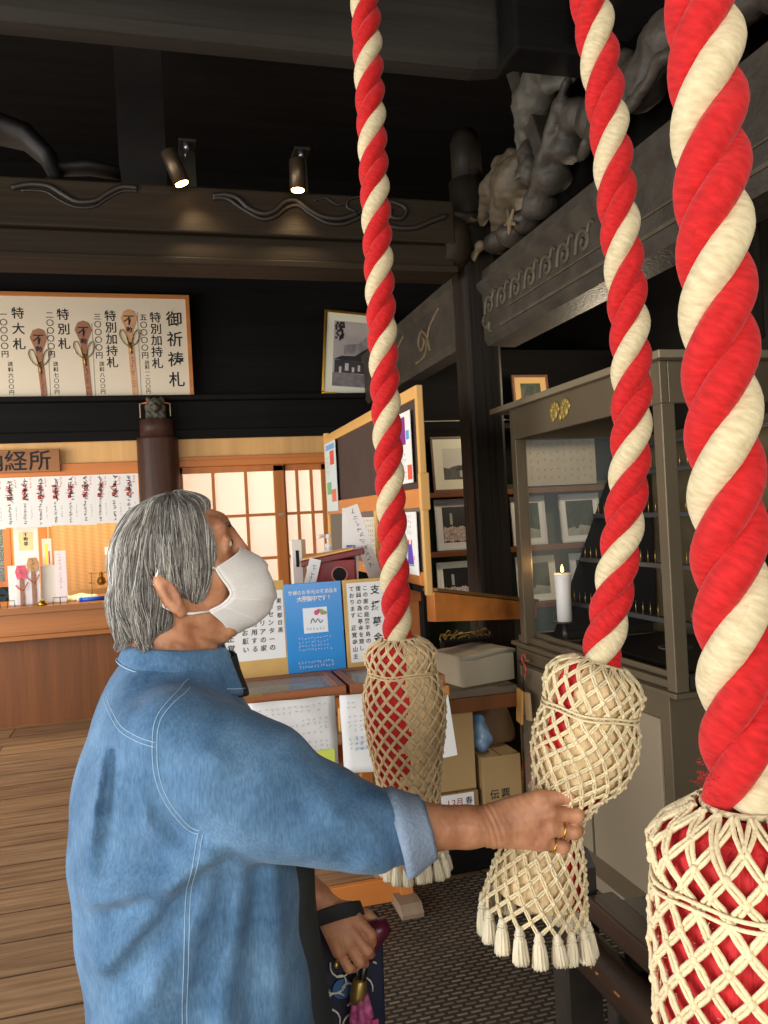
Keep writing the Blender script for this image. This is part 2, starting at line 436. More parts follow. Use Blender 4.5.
# ------------------------------------------------------------------ big timbers
def swirl(b, pts, r, f):
    """smooth carved line through 2-D points, f maps to 3-D"""
    P = np.array(pts, float); n = len(P); out = []
    for i in range(n-1):
        p0, p1, p2, p3 = P[max(i-1, 0)], P[i], P[i+1], P[min(i+2, n-1)]
        for t in np.linspace(0, 1, 6, endpoint=False):
            out.append(.5*((2*p1)+(-p0+p2)*t+(2*p0-5*p1+4*p2-p3)*t*t+(-p0+3*p1-3*p2+p3)*t**3))
    out.append(P[-1]); b.tube([f(*q) for q in out], r, 6)
# cross beam with the two lamps: front face y 3.95
b = MB(); b.box((-4.5, 3.95, 2.86), (1.55, 4.17, 3.085), .01); b.box((-4.5, 3.98, 2.72), (1.55, 4.14, 2.86), .01); b.box((-4.5, 3.93, 2.70), (1.55, 4.15, 2.735), .006)
b.tube([(1.50, 4.06, 2.9), (1.60, 4.06, 2.9), (1.66, 4.06, 2.9)], [.175, .165, .10], 16, flat=.62, up=(0, 0, 1))
cb = struct(b.build('beam_cross', M_beamw))
b = MB(); f = lambda x, z: (x, 3.947, z)
for k, (ox, sg) in enumerate(((.30, 1), (-.02, -1))):
    pass
swirl(b, [(.30, 3.04), (.36, 3.05), (.42, 3.035), (.47, 2.99), (.54, 2.965), (.60, 2.985), (.65, 3.03), (.71, 3.04), (.77, 3.0), (.84, 2.965), (.93, 2.96), (1.02, 2.99)], .016, f)
swirl(b, [(.30, 3.03), (.37, 3.03), (.44, 2.985), (.53, 2.94), (.60, 2.955), (.66, 3.0), (.72, 3.015), (.78, 2.975), (.86, 2.935), (.95, 2.935), (1.04, 2.975)], .012, f)
swirl(b, [(1.02, 2.99), (1.08, 3.04), (1.05, 3.075), (.98, 3.06), (.97, 3.02), (1.01, 3.0)], .008, f)
swirl(b, [(.80, 3.045), (.86, 3.06), (.92, 3.03), (.98, 3.05)], .007, f)
swirl(b, [(1.12, 3.05), (1.2, 3.06), (1.28, 3.03), (1.26, 2.98), (1.2, 2.98), (1.2, 3.02)], .014, f)
swirl(b, [(1.1, 2.98), (1.2, 2.93), (1.32, 2.93), (1.42, 2.97), (1.5, 3.0)], .016, f)
swirl(b, [(-.05, 3.06), (-.12, 3.06), (-.18, 3.03), (-.24, 2.99), (-.32, 2.98), (-.38, 3.01), (-.44, 3.045), (-.52, 3.05), (-.6, 3.03)], .015, f)
swirl(b, [(-.05, 3.045), (-.12, 3.04), (-.19, 3.0), (-.25, 2.96), (-.33, 2.955), (-.40, 2.985), (-.46, 3.02), (-.56, 3.02)], .007, f)
b.build('carved_swirl', mat('dark carved wave', (38, 31, 23), .5), cb)
# great beam high up front with a rounded nose
b = MB()
prof = lambda z0, z1, y0, y1: [(y0, z0+.03), (y0+.03, z0), (y1-.03, z0), (y1, z0+.03), (y1, z1-.03), (y1-.03, z1), (y0+.03, z1), (y0, z1-.03)]
R = []
for x, s in ((-4.5, 0), (1.22, 0), (1.34, .02), (1.42, .07), (1.47, .16)):
    R.append([Vector((x, y, z)) for y, z in prof(3.12+s*.8, 3.62-s*.4, 2.78+s*.2, 2.92-s*.1)])
b.rings(R, smooth=False); struct(b.build('beam_great', M_darkY))
b = MB(); b.box((1.30, 2.62, 3.10), (3.4, 2.775, 3.75), .012); bc = struct(b.build('beam_great_end', M_dark))
b = MB(); f = lambda x, z: (x, 2.617, z)
swirl(b, [(1.50, 3.50), (1.52, 3.38), (1.58, 3.30), (1.66, 3.30), (1.70, 3.36), (1.66, 3.42), (1.61, 3.40)], .012, f); swirl(b, [(1.42, 3.6), (1.46, 3.48), (1.50, 3.42)], .012, f)
b.build('carved_swirl', M_carve, bc)
# side beam running away above it on the right, and the head beam over the carved wall
b = MB(); b.box((1.50, 1.2, 3.12), (1.72, 2.55, 3.5), .01); struct(b.build('beam_side_top', M_dark))
b = MB(); f = lambda y, z: (1.497, y, z)
swirl(b, [(2.4, 3.40), (2.34, 3.32), (2.26, 3.27), (2.18, 3.28), (2.14, 3.33), (2.18, 3.38), (2.23, 3.36)], .01, f)
swirl(b, [(2.1, 3.42), (2.0, 3.34), (1.9, 3.3), (1.8, 3.32)], .01, f); tag(b.build('carved_swirl', M_carve2), 'carved swirl line on the dark side beam under the ceiling', 'carving')
# dim strut and curved bracket above the cross beam, left
b = MB(); b.rings([[Vector((-.14-w, 4.35, z)), Vector((.10+w*.3, 4.35, z)), Vector((.10+w*.3, 4.6, z)), Vector((-.14-w, 4.6, z))] for z, w in ((2.98, -.06), (3.1, -.03), (3.35, 0), (4.3, .0))], smooth=False)
struct(b.build('strut_back', mat('dim brown timber', (26, 20, 15), .6, 0, .3, 8)))
b = MB(); b.tube([(-.95, 4.5, 3.50), (-.75, 4.5, 3.56), (-.60, 4.5, 3.52), (-.50, 4.5, 3.42), (-.46, 4.5, 3.30), (-.56, 4.5, 3.2), (-.7, 4.5, 3.1), (-.8, 4.5, 3.0)], [.07, .07, .06, .05, .04, .05, .06, .07], 10, flat=2.0)
b.tube([(-.46, 4.5, 3.36), (-.3, 4.5, 3.38), (-.14, 4.5, 3.36)], [.03, .035, .03], 8, flat=2); b.tube([(-.4, 4.5, 3.2), (-.28, 4.5, 3.24), (-.14, 4.5, 3.30)], [.05, .03, .02], 8, flat=2)
struct(b.build('trim_curved_bracket', mat('dim brown timber', (26, 20, 15))))
# pillar where the beams meet
b = MB(); b.box((1.63, 4.06, 0), (1.83, 4.26, 3.02), .022); b.tube([(1.72, 4.16, 3.0), (1.72, 4.16, 3.28)], [.10, .105], 20); b.tube([(1.72, 4.16, 3.28), (1.72, 4.16, 3.5), (1.72, 4.16, 3.56)], [.085, .085, .06], 20)
b.tube([(1.5, 4.03, 3.05), (1.62, 4.03, 3.02), (1.78, 4.03, 3.05)], [.02, .03, .02], 8, flat=2.2); struct(b.build('pillar_hall', M_darkZ))
b = MB(); b.box((1.86, 2.27, 1.98), (2.0, 2.41, 4.3), .01); struct(b.build('strut_side', M_darkZ))
b = MB(); b.box((1.9, 1.72, 0), (2.0, 1.86, 4.3), .01); struct(b.build('pillar_near', M_darkZ))
# head beam of the hall wall: stepped, lit from the left
def hallbeam(name, y0, y1):
    b = MB(); P = [(1.75, 2.34), (1.73, 2.37), (1.73, 2.62), (1.70, 2.655), (1.70, 2.68), (1.735, 2.70), (1.735, 2.75), (1.78, 2.77), (1.92, 2.77), (1.92, 2.34)]
    b.prism([(x, y0, z) for x, z in P], (0, y1-y0, 0)); o = struct(b.build(name, M_carve))
    c = MB(); f = lambda y, z: (1.728, y, z)
    y = y1-.06; n = 0
    while y > y0+.1 and n < 7:
        s = .045
        swirl(c, [(y, 2.50), (y-.02, 2.565), (y-.06, 2.585), (y-.1, 2.56), (y-.1, 2.52), (y-.07, 2.505), (y-.05, 2.53), (y-.07, 2.55)], .012, f)
        swirl(c, [(y-.1, 2.56), (y-.13, 2.6), (y-.16, 2.58)], .010, f)
        if n == 0: swirl(c, [(y, 2.5), (y+.03, 2.47), (y-.01, 2.43), (y-.05, 2.45), (y-.04, 2.41), (y-.08, 2.40)], .012, f)
        y -= .165; n += 1
    c.build('carved_curl', mat('rubbed carved timber', (80, 70, 54), .6, 0, .3, 14), o)
    d = MB(); d.box((1.722, y0, 2.395), (1.73, y1-.25, 2.41)); d.box((1.722, y0+.1, 2.47), (1.73, y1-.35, 2.478)); d.build('moulding', mat('rubbed carved timber', (80, 70, 54)), o)
hallbeam('beam_hall', .6, 4.08)
def hallbeam2():
    b = MB(); P = [(1.68, 2.38), (1.66, 2.42), (1.66, 2.70), (1.64, 2.73), (1.64, 2.78), (1.80, 2.78), (1.80, 2.38)]
    b.prism([(x, 4.27, z) for x, z in P], (0, 2.2, 0)); o = struct(b.build('beam_hall_far', M_carve))
    c = MB(); f = lambda y, z: (1.657, y, z)
    for y in (4.75, 5.5): swirl(c, [(y, 2.46), (y+.05, 2.56), (y+.15, 2.62), (y+.22, 2.56), (y+.17, 2.5), (y+.1, 2.54), (y+.14, 2.58)], .012, f); swirl(c, [(y-.2, 2.68), (y, 2.6), (y+.1, 2.46), (y+.3, 2.44)], .01, f)
    c.build('carved_curl', M_carve2, o)
hallbeam2()
# carved frieze above the head beam: robed figures among rocks and clouds
def frieze():
    t = thing('carved_frieze', 'dark carved wooden frieze of robed figures and rocks above the hall beam', 'carving', (1.8, 3.3, 2.77))
    b = MB(); b.box((2.02, .8, 2.78), (2.06, 4.04, 4.2)); b.build('backboard', M_dark, t)
    X = 1.80
    def pt(y, z, dx=0): return (X+dx, y, z)
    def figure(P):
        d = chain(P, [(pt(3.95, 2.86), .05), (pt(3.78, 2.98, -.03), .09), (pt(3.62, 3.06, -.06), .11), (pt(3.52, 3.10, -.05), .075)], .03)
        d = smin(d, chain(P, [(pt(3.62, 3.18, -.06), .05), (pt(3.80, 3.10, -.10), .06), (pt(3.98, 3.0, -.08), .035)], .03), .03)
        d = smin(d, chain(P, [(pt(3.92, 3.18), .03), (pt(3.75, 3.2, -.06), .05), (pt(3.6, 3.18, -.04), .03)], .02), .02)
        fr = .007*np.abs(np.sin(52*(P[1]*.6+P[2]*.8)+6*P[0])) + .003*np.sin(130*(P[1]*.5-P[2])) + 0*P[0]
        return d+fr
    def head(P):
        d = sd_ell(P, pt(3.40, 3.03, -.08), (.055, .06, .085)); d = smin(d, sd_cap(P, pt(3.40, 3.10, -.1), pt(3.41, 3.14, -.08), .035, .03), .02)
        d = smin(d, sd_cap(P, pt(3.42, 3.02, -.13), pt(3.42, 2.99, -.14), .012), .01)
        return d + .004*np.sin(140*P[1])*np.sin(120*P[2])
    def upper(P):
        d = chain(P, [(pt(3.55, 3.22), .07), (pt(3.40, 3.34, -.04), .10), (pt(3.22, 3.42, -.06), .09), (pt(3.08, 3.5, -.04), .06)], .04)
        d = smin(d, chain(P, [(pt(3.2, 3.4, -.1), .05), (pt(3.08, 3.25, -.12), .045), (pt(2.95, 3.22, -.08), .03)], .02), .03)
        d = smin(d, sd_ell(P, pt(3.08, 3.58, -.08), (.06, .06, .07)), .02)
        return d + .010*np.abs(np.sin(42*P[1]+18*P[2]))+.004*np.sin(90*P[2]-40*P[1])+0*P[0]
    def rocks(P):
        d = sd_ell(P, pt(3.9, 2.86, -.03), (.08, .12, .06))
        for y, z, r in ((3.70, 2.83, .07), (3.55, 2.84, .06), (3.4, 2.86, .07), (3.25, 2.92, .07), (3.12, 3.0, .075), (3.0, 3.08, .08), (2.85, 3.0, .1), (2.7, 3.08, .1), (2.55, 2.98, .11), (2.4, 3.05, .1), (2.2, 2.95, .12), (2.0, 2.98, .12), (1.8, 2.9, .12)):
            d = smin(d, sd_ell(P, pt(y, z, -.04), (.09, r*1.2, r)), .03)
        d = smin(d, chain(P, [(pt(3.45, 2.84, -.08), .03), (pt(3.2, 2.98, -.12), .035), (pt(3.02, 3.14, -.12), .03), (pt(2.9, 3.3, -.08), .02)], .02), .02)
        d = smin(d, chain(P, [(pt(2.9, 2.85, -.1), .03), (pt(2.7, 2.92, -.14), .035), (pt(2.5, 2.86, -.12), .03), (pt(2.3, 2.92, -.13), .03), (pt(2.05, 2.84, -.12), .03)], .02), .02)
        return d + .012*np.abs(np.sin(40*P[1]+25*P[2]))*np.abs(np.sin(33*P[2]-14*P[1]+2))+.003*np.sin(120*P[1]+60*P[0])*np.sin(110*P[2])+0*P[0]
    def hand(P):
        d = sd_ell(P, pt(3.98, 2.86, -.1), (.03, .04, .03))
        for k in range(4): d = smin(d, sd_cap(P, pt(3.98+.02*k, 2.86, -.1), pt(4.02+.012*k, 2.80+.012*k, -.12), .012), .008)
        for k in range(5):
            a = k/5*2*math.pi; d = smin(d, sd_cap(P, pt(3.55, 2.83, -.12), pt(3.55+.06*math.cos(a), 2.84+.06*math.sin(a), -.12), .014, .01), .01)
        return d
    lo = lambda y0, z0: (1.62, y0, z0)
    sdf_obj('robed_figure', [(figure, (1.6, 3.3, 2.72), (1.96, 4.1, 3.4), .012)], mat('brown carved robe', (86, 74, 56), .65, 0, .3, 12, bump=.6, bscale=26), t)
    sdf_obj('figure_head', [(head, (1.62, 3.28, 2.88), (1.96, 3.5, 3.24), .009)], M_carve, t)
    sdf_obj('robed_figure', [(upper, (1.6, 2.8, 3.05), (1.98, 3.75, 3.75), .014)], mat('blue grey carved timber', (88, 84, 74), .65, 0, .3, 12, bump=.6, bscale=26), t)
    sdf_obj('carved_rock', [(rocks, (1.58, 1.6, 2.72), (1.98, 4.1, 3.45), .016)], M_carve, t)
    sdf_obj('carved_hand', [(hand, (1.6, 3.8, 2.72), (1.8, 4.1, 2.95), .007)], M_carve2, t); sdf_obj('carved_leaf', [(hand, (1.6, 3.4, 2.72), (1.8, 3.7, 2.95), .007)], M_carve2, t)
    b = MB(); b.box((1.72, 3.42, 2.98), (1.9, 3.52, 3.9), .01, Matrix.Translation((1.8, 3.5, 3.4)) @ Matrix.Rotation(math.radians(-24), 4, 'X') @ Matrix.Translation((-1.8, -3.5, -3.4))); b.build('diagonal_brace', M_carve, t)
frieze()
# woven mat and dark step
def mat_weave():
    m = bpy.data.materials.new('woven rubber matting'); m.use_nodes = True; nt = m.node_tree; N = nt.nodes; L = nt.links; b = N['Principled BSDF']; b.inputs['Roughness'].default_value = .6
    tc = N.new('ShaderNodeTexCoord'); mp = N.new('ShaderNodeMapping'); L.new(tc.outputs['Object'], mp.inputs[0])
    br = N.new('ShaderNodeTexBrick'); br.inputs['Scale'].default_value = 1; br.inputs['Brick Width'].default_value = .042; br.inputs['Row Height'].default_value = .02
    br.inputs['Mortar Size'].default_value = .0065; br.inputs['Mortar Smooth'].default_value = .25; br.inputs['Bias'].default_value = -.2
    br.inputs['Color1'].default_value = lin((104, 92, 76)); br.inputs['Color2'].default_value = lin((140, 126, 104)); br.inputs['Mortar'].default_value = lin((30, 25, 21))
    L.new(mp.outputs[0], br.inputs['Vector']); L.new(br.outputs['Color'], b.inputs['Base Color'])
    bp = N.new('ShaderNodeBump'); bp.inputs['Strength'].default_value = .6; bp.inputs['Distance'].default_value = .006; bp.invert = True
    L.new(br.outputs['Fac'], bp.inputs['Height']); L.new(bp.outputs[0], b.inputs['Normal'])
    return m
b = MB(); b.box((.05, .1, 0.001), (1.74, 2.98, .012), .003)
tag(b.build('floor_mat', mat_weave()), 'dark woven entrance mat with pale flecks covering the floor under the ropes', 'mat')
b = MB(); b.box((.98, 3.02, 0.0), (1.70, 3.2, .11), .01); struct(b.build('trim_step', M_dark))
# ------------------------------------------------------------------ things on the back wall
def frame_box(b, x0, x1, z0, z1, y, w, d, bev=.003):
    b.box((x0, y, z0), (x1, y+d, z0+w), bev); b.box((x0, y, z1-w), (x1, y+d, z1), bev)
    b.box((x0, y, z0+w), (x0+w, y+d, z1-w), bev); b.box((x1-w, y, z0+w), (x1, y+d, z1-w), bev)
def sign():
    x0, x1, z0, z1, y = -1.78, .27, 2.44, 3.27, 6.50
    b = MB(); b.box((x0+.02, y+.012, z0+.02), (x1-.02, y+.04, z1-.02))
    o = b.build('price_board', mat('cream sign paper', (214, 200, 176), .5))
    tag(o, 'wide framed price board with black brush columns and wooden talismans above the counter', 'sign')
    b = MB(); frame_box(b, x0, x1, z0, z1, y, .032, .05); b.build('frame', wood('gold brown frame wood', (176, 112, 56), 'X', .45, .15), o)
    yi = y+.0105; px = lambda p: -1.106+p*.00722; pz = lambda p: 3.283-(p-292)*.00778
    b = MB()
    def col(s, x, y0, y1, size):
        n = len(s); z0_, z1_ = pz(y0), pz(y1); st = (z0_-z1_)/n
        vtext(b, s, (px(x), yi, z0_-st/2), st, size)
    col('御祈祷札', 173, 308, 390, .125)
    col('特別加持札', 153.5, 311, 369, .088); col('特別加持札', 107, 310, 368, .088); col('特別札', 59.5, 308, 351, .092); col('特大札', 15.5, 307, 352, .092)
    col('五〇〇〇〇円', 141, 313, 359, .055); col('送料一二〇〇円', 142.5, 360, 394, .036)
    col('三〇〇〇〇円', 94, 313, 359, .055); col('送料八〇〇円', 96, 361, 394, .038)
    col('二〇〇〇〇円', 46.5, 312, 358, .055); col('送料七〇〇円', 50, 361, 394, .038)
    col('一〇〇〇〇円', 1.5, 312, 358, .055); col('送料六〇〇円', 6, 361, 394, .038)
    col('大札', -28, 306, 335, .092); col('五〇〇〇円', -42, 311, 355, .055)
    b.build('lettering', M_ink, o)
    # painted talisman pictures stay part of the board: thin raised wooden plaques with a gold cord
    for k, (x, top) in enumerate(((126, 309), (79, 321), (34.5, 329))):
        b = MB(); X, zt = px(x), pz(top); zb = pz(395); w = .062
        hd = [(X-w*.62, zt-.015), (X, zt), (X+w*.62, zt-.015), (X+w, zt-.07), (X+w*.45, zt-.16), (X+.022, zt-.19), (X+.022+.02, zb), (X-.0+.0, zb), (X-.022, zt-.19), (X-w*.45, zt-.16), (X-w, zt-.07)]
        b.prism([(p, y+.008, q) for p, q in hd], (0, .004, 0))
        pl = b.build('talisman_plaque', mat('tan plaque' if k == 0 else 'brown plaque', (196, 146, 106) if k == 0 else (150, 102, 74), .6, 0, .15, 20), o)
        b = MB(); put(b, '不', (X, y+.0065, zt-.085), .085, EX, EZ); put(b, '動', (X, y+.0065, zt-.16), .05, EX, EZ)
        for q in range(10): scrib(b, (X+.012, y+.0065, zt-.27-q*.035*(zt-zb)/.65), .026, .03, n=3)
        b.build('lettering', M_ink, pl)
        b = MB(); zc = zt-.30
        for sg in (-1, 1): swirl(b, [(X, zc), (X+sg*.05, zc+.04), (X+sg*.075, zc+.10), (X+sg*.06, zc+.14), (X+sg*.03, zc+.10), (X+sg*.01, zc+.02)], .0035, lambda u, v: (u, y+.004, v))
        b.tube([(X, y+.004, zc+.04), (X+.004, y+.003, zc-.05)], .007, 6); b.build('gold_cord', M_brass, pl)
        b = MB(); b.box((X+.062, y+.011, zb), (X+.068, y+.0125, zt-.02)); b.build('divider', mat('grey line', (150, 140, 128)), o)
sign()
def picture():
    t = thing('framed_photograph', 'gold-framed black and white photograph of a temple hall, high on the dark back wall', 'picture', (1.30, 6.52, 2.475))
    a = Matrix.Translation((1.30, 6.52, 2.475)) @ Matrix.Rotation(math.radians(4.6), 4, 'Y') @ Matrix.Rotation(math.radians(4), 4, 'X')
    w, h = .60, .70
    def pm(lo, hi, nm, mm, bev=0):
        b = MB(); b.box(lo, hi, bev, a); return b.build(nm, mm, t)
    b = MB()
    for lo, hi in (((0, 0, 0), (w, .025, .022)), ((0, 0, h-.022), (w, .025, h)), ((0, 0, .022), (.022, .025, h-.022)), ((w-.022, 0, .022), (w, .025, h-.022))): b.box(lo, hi, .004, a)
    b.build('frame', M_gold, t)
    pm((.02, .008, .02), (w-.02, .02, h-.02), 'mount', mat('cream mount', (226, 222, 200), .6))
    ph = pm((.085, .006, .075), (w-.05, .0085, h-.085), 'photo_print', mat('sepia sky print', (172, 164, 160), .5, var=.12, scale=5))
    def poly(P, nm, rgb, yy=.005):
        b = MB(); b.prism([(x, yy, z) for x, z in P], (0, .0008, 0), a); b.build(nm, mat(nm, rgb, .6, var=.3, scale=18), ph)
    poly([(.085, .19), (.55, .18), (.55, .08), (.085, .08)], 'printed_ground', (120, 112, 112))
    poly([(.09, .30), (.16, .33), (.27, .335), (.40, .42), (.55, .47), (.55, .31), (.42, .30), (.2, .295)], 'printed_roof', (38, 34, 36), .0045)
    poly([(.10, .295), (.55, .31), (.55, .19), (.10, .19)], 'printed_hall', (58, 52, 54), .0048)
    poly([(.17, .42), (.30, .44), (.36, .50), (.46, .50), (.40, .42), (.30, .35), (.18, .34)], 'printed_hill', (140, 132, 130), .0049)
    b = MB()
    for _ in range(40):
        b.box(*[(lambda x, z: ((x, .0042, z), (x+.018, .0046, z+.02)))(random.uniform(.09, .16), random.uniform(.45, .59))][0], M=a)
    b.build('printed_leaves', mat('printed_leaves', (60, 54, 52)), ph)
    b = MB()
    for x, z, ww, hh in ((.19, .21, .03, .06), (.25, .2, .02, .04), (.30, .21, .02, .05), (.36, .2, .03, .03), (.42, .2, .03, .04), (.14, .19, .02, .05)): b.box((x, .0040, z), (x+ww, .0044, z+hh), M=a)
    b.build('printed_figures', mat('printed_light', (196, 188, 184)), ph)
picture()
# lamps on the cross beam
def spot_lamp(x, lean, label):
    t = thing('spot_lamp', label, 'lamp', (x, 3.95, 3.08), 'spot lamps on the cross beam')
    b = MB(); b.box((x-.005, 3.97, 3.05), (x+.075, 3.985, 3.27), .003); b.box((x-.005, 3.86, 3.262), (x+.075, 3.985, 3.275), .003); b.build('bracket', mat('dark steel bracket', (60, 54, 46), .5, .6), t)
    b = MB(); b.cyl((x+.03, 3.88, 3.262), (x+.03, 3.88, 3.225), .014); b.cyl((x+.03, 3.88, 3.225), (x+.02, 3.88, 3.19), .007); b.build('swivel', mat('steel', (150, 150, 155), .35, .9), t)
    b = MB(); a, c = Vector((x-.02-lean, 3.87, 3.21)), Vector((x, 3.86, 3.055)); d = (c-a).normalized()
    b.tube([a, a+d*.005, c, c-d*.012, c-d*.03], [.036, .039, .039, .033, .030], 24); b.build('housing', mat('bronze lamp housing', (92, 76, 58), .4, .7), t)
    b = MB(); b.cyl(c-d*.006, c-d*.001, .032, None, 24); b.build('bulb', mat('lamp glow', (255, 196, 110), .5, emit=14), t)
    light('spot_bulb', 'SPOT', c+d*.01, c+d+Vector((0, .12, 0)), 9, (1, .78, .48), .03, spot=95, blend=.8)
spot_lamp(.155, .035, 'left one of two small bronze spot lamps on the carved cross beam, tilted')
spot_lamp(.705, -.025, 'right one of two bronze spot lamps on the carved cross beam, hanging upright')
# little lion carving on the lintel over the column
def lion():
    y = 6.40
    def fn(P):
        d = sd_ell(P, (-.03, y, 2.385), (.062, .06, .055)); d = smin(d, sd_ell(P, (-.03, y-.05, 2.36), (.04, .04, .032)), .015)
        for s in (-1, 1):
            d = smin(d, sd_cap(P, (-.03+s*.045, y+.01, 2.34), (-.03+s*.055, y-.03, 2.245), .032, .022), .012)
            d = smin(d, sd_ell(P, (-.03+s*.05, y, 2.425), (.02, .02, .022)), .008); d = smax(d, -sd_ell(P, (-.03+s*.024, y-.06, 2.385), (.01, .015, .01)), .005)
            d = smin(d, sd_ell(P, (-.03+s*.058, y-.005, 2.37), (.022, .03, .03)), .008)
        d = smin(d, sd_ell(P, (-.03, y-.088, 2.365), (.014, .012, .01)), .006); d = smin(d, sd_ell(P, (-.03, y+.02, 2.31), (.05, .06, .05)), .02)
        return d + .004*np.sin(120*P[0])*np.sin(110*P[2])
    o, V, F = sdf_obj('lion_carving', [(fn, (-.14, 6.28, 2.21), (.08, 6.49, 2.47), .005)], mat('grey black lion wood', (70, 66, 56), .6, var=.3, scale=20), None, (-.03, y, 2.22), 1)
    tag(o, 'small dark carved lion head on the lintel above the dark column', 'carving')
    b = MB(); b.prism([(-.155, 6.43, 2.40), (-.03, 6.44, 2.435), (.09, 6.43, 2.40)], (0, .004, 0)); b.build('paper_fan', mat('orange paper', (226, 120, 70)), o)
    b = MB(); b.box((-.15, 6.42, 2.29), (-.142, 6.424, 2.40)); b.box((.075, 6.42, 2.30), (.083, 6.424, 2.40)); b.build('paper_streamer', mat('faded paper', (170, 150, 110)), o)
lion()
# office plaque and the row of calligraphy sheets
def plaque():
    b = MB(); b.box((-1.55, 6.46, 1.905), (-.745, 6.50, 2.075), .004); o = b.build('office_plaque', wood('brown plaque wood', (150, 98, 54), 'X', .5, .25, 10), origin=(-1.1, 6.48, 1.905))
    tag(o, 'brown wooden plaque with black brush characters over the counter opening', 'sign')
    b = MB(); htext(b, '納経所', (-1.215, 6.4585, 1.99), .165, .16); b.build('lettering', M_ink, o)
plaque()
for k in range(13):
    x = -.245-.1065*k
    o = part('calligraphy_sheet', M_paper, None, ((x-.0535, 6.515, 1.490+.004*(k % 3)), (x+.0535, 6.517, 1.872)))
    tag(o, 'white sheet of black calligraphy with red stamps, one of the row hanging over the counter', 'paper', 'calligraphy sheets over the counter')
    b = MB()
    for q in range(5): scrib(b, (x-.008, 6.5135, 1.84-.034*q), .042, .036, n=5)
    for q in range(8): scrib(b, (x-.02, 6.514, 1.665-.020*q), .026, .022, n=4)
    for q in range(5): scrib(b, (x+.024, 6.514, 1.64-.02*q), .014, .018, n=3)
    b.build('calligraphy', M_ink, o)
    b = MB(); [scrib(b, (x-.012+random.uniform(-.012, .012), 6.5145, 1.73+.018*w), .05, .03, n=5) for w in range(5)]; b.box((x-.036, 6.5145, 1.70), (x-.012, 6.5148, 1.726))
    for q in range(3): scrib(b, (x+.026, 6.5143, 1.85-.025*q), .022, .024, n=4)
    b.build('red_stamp', M_stamp, o)
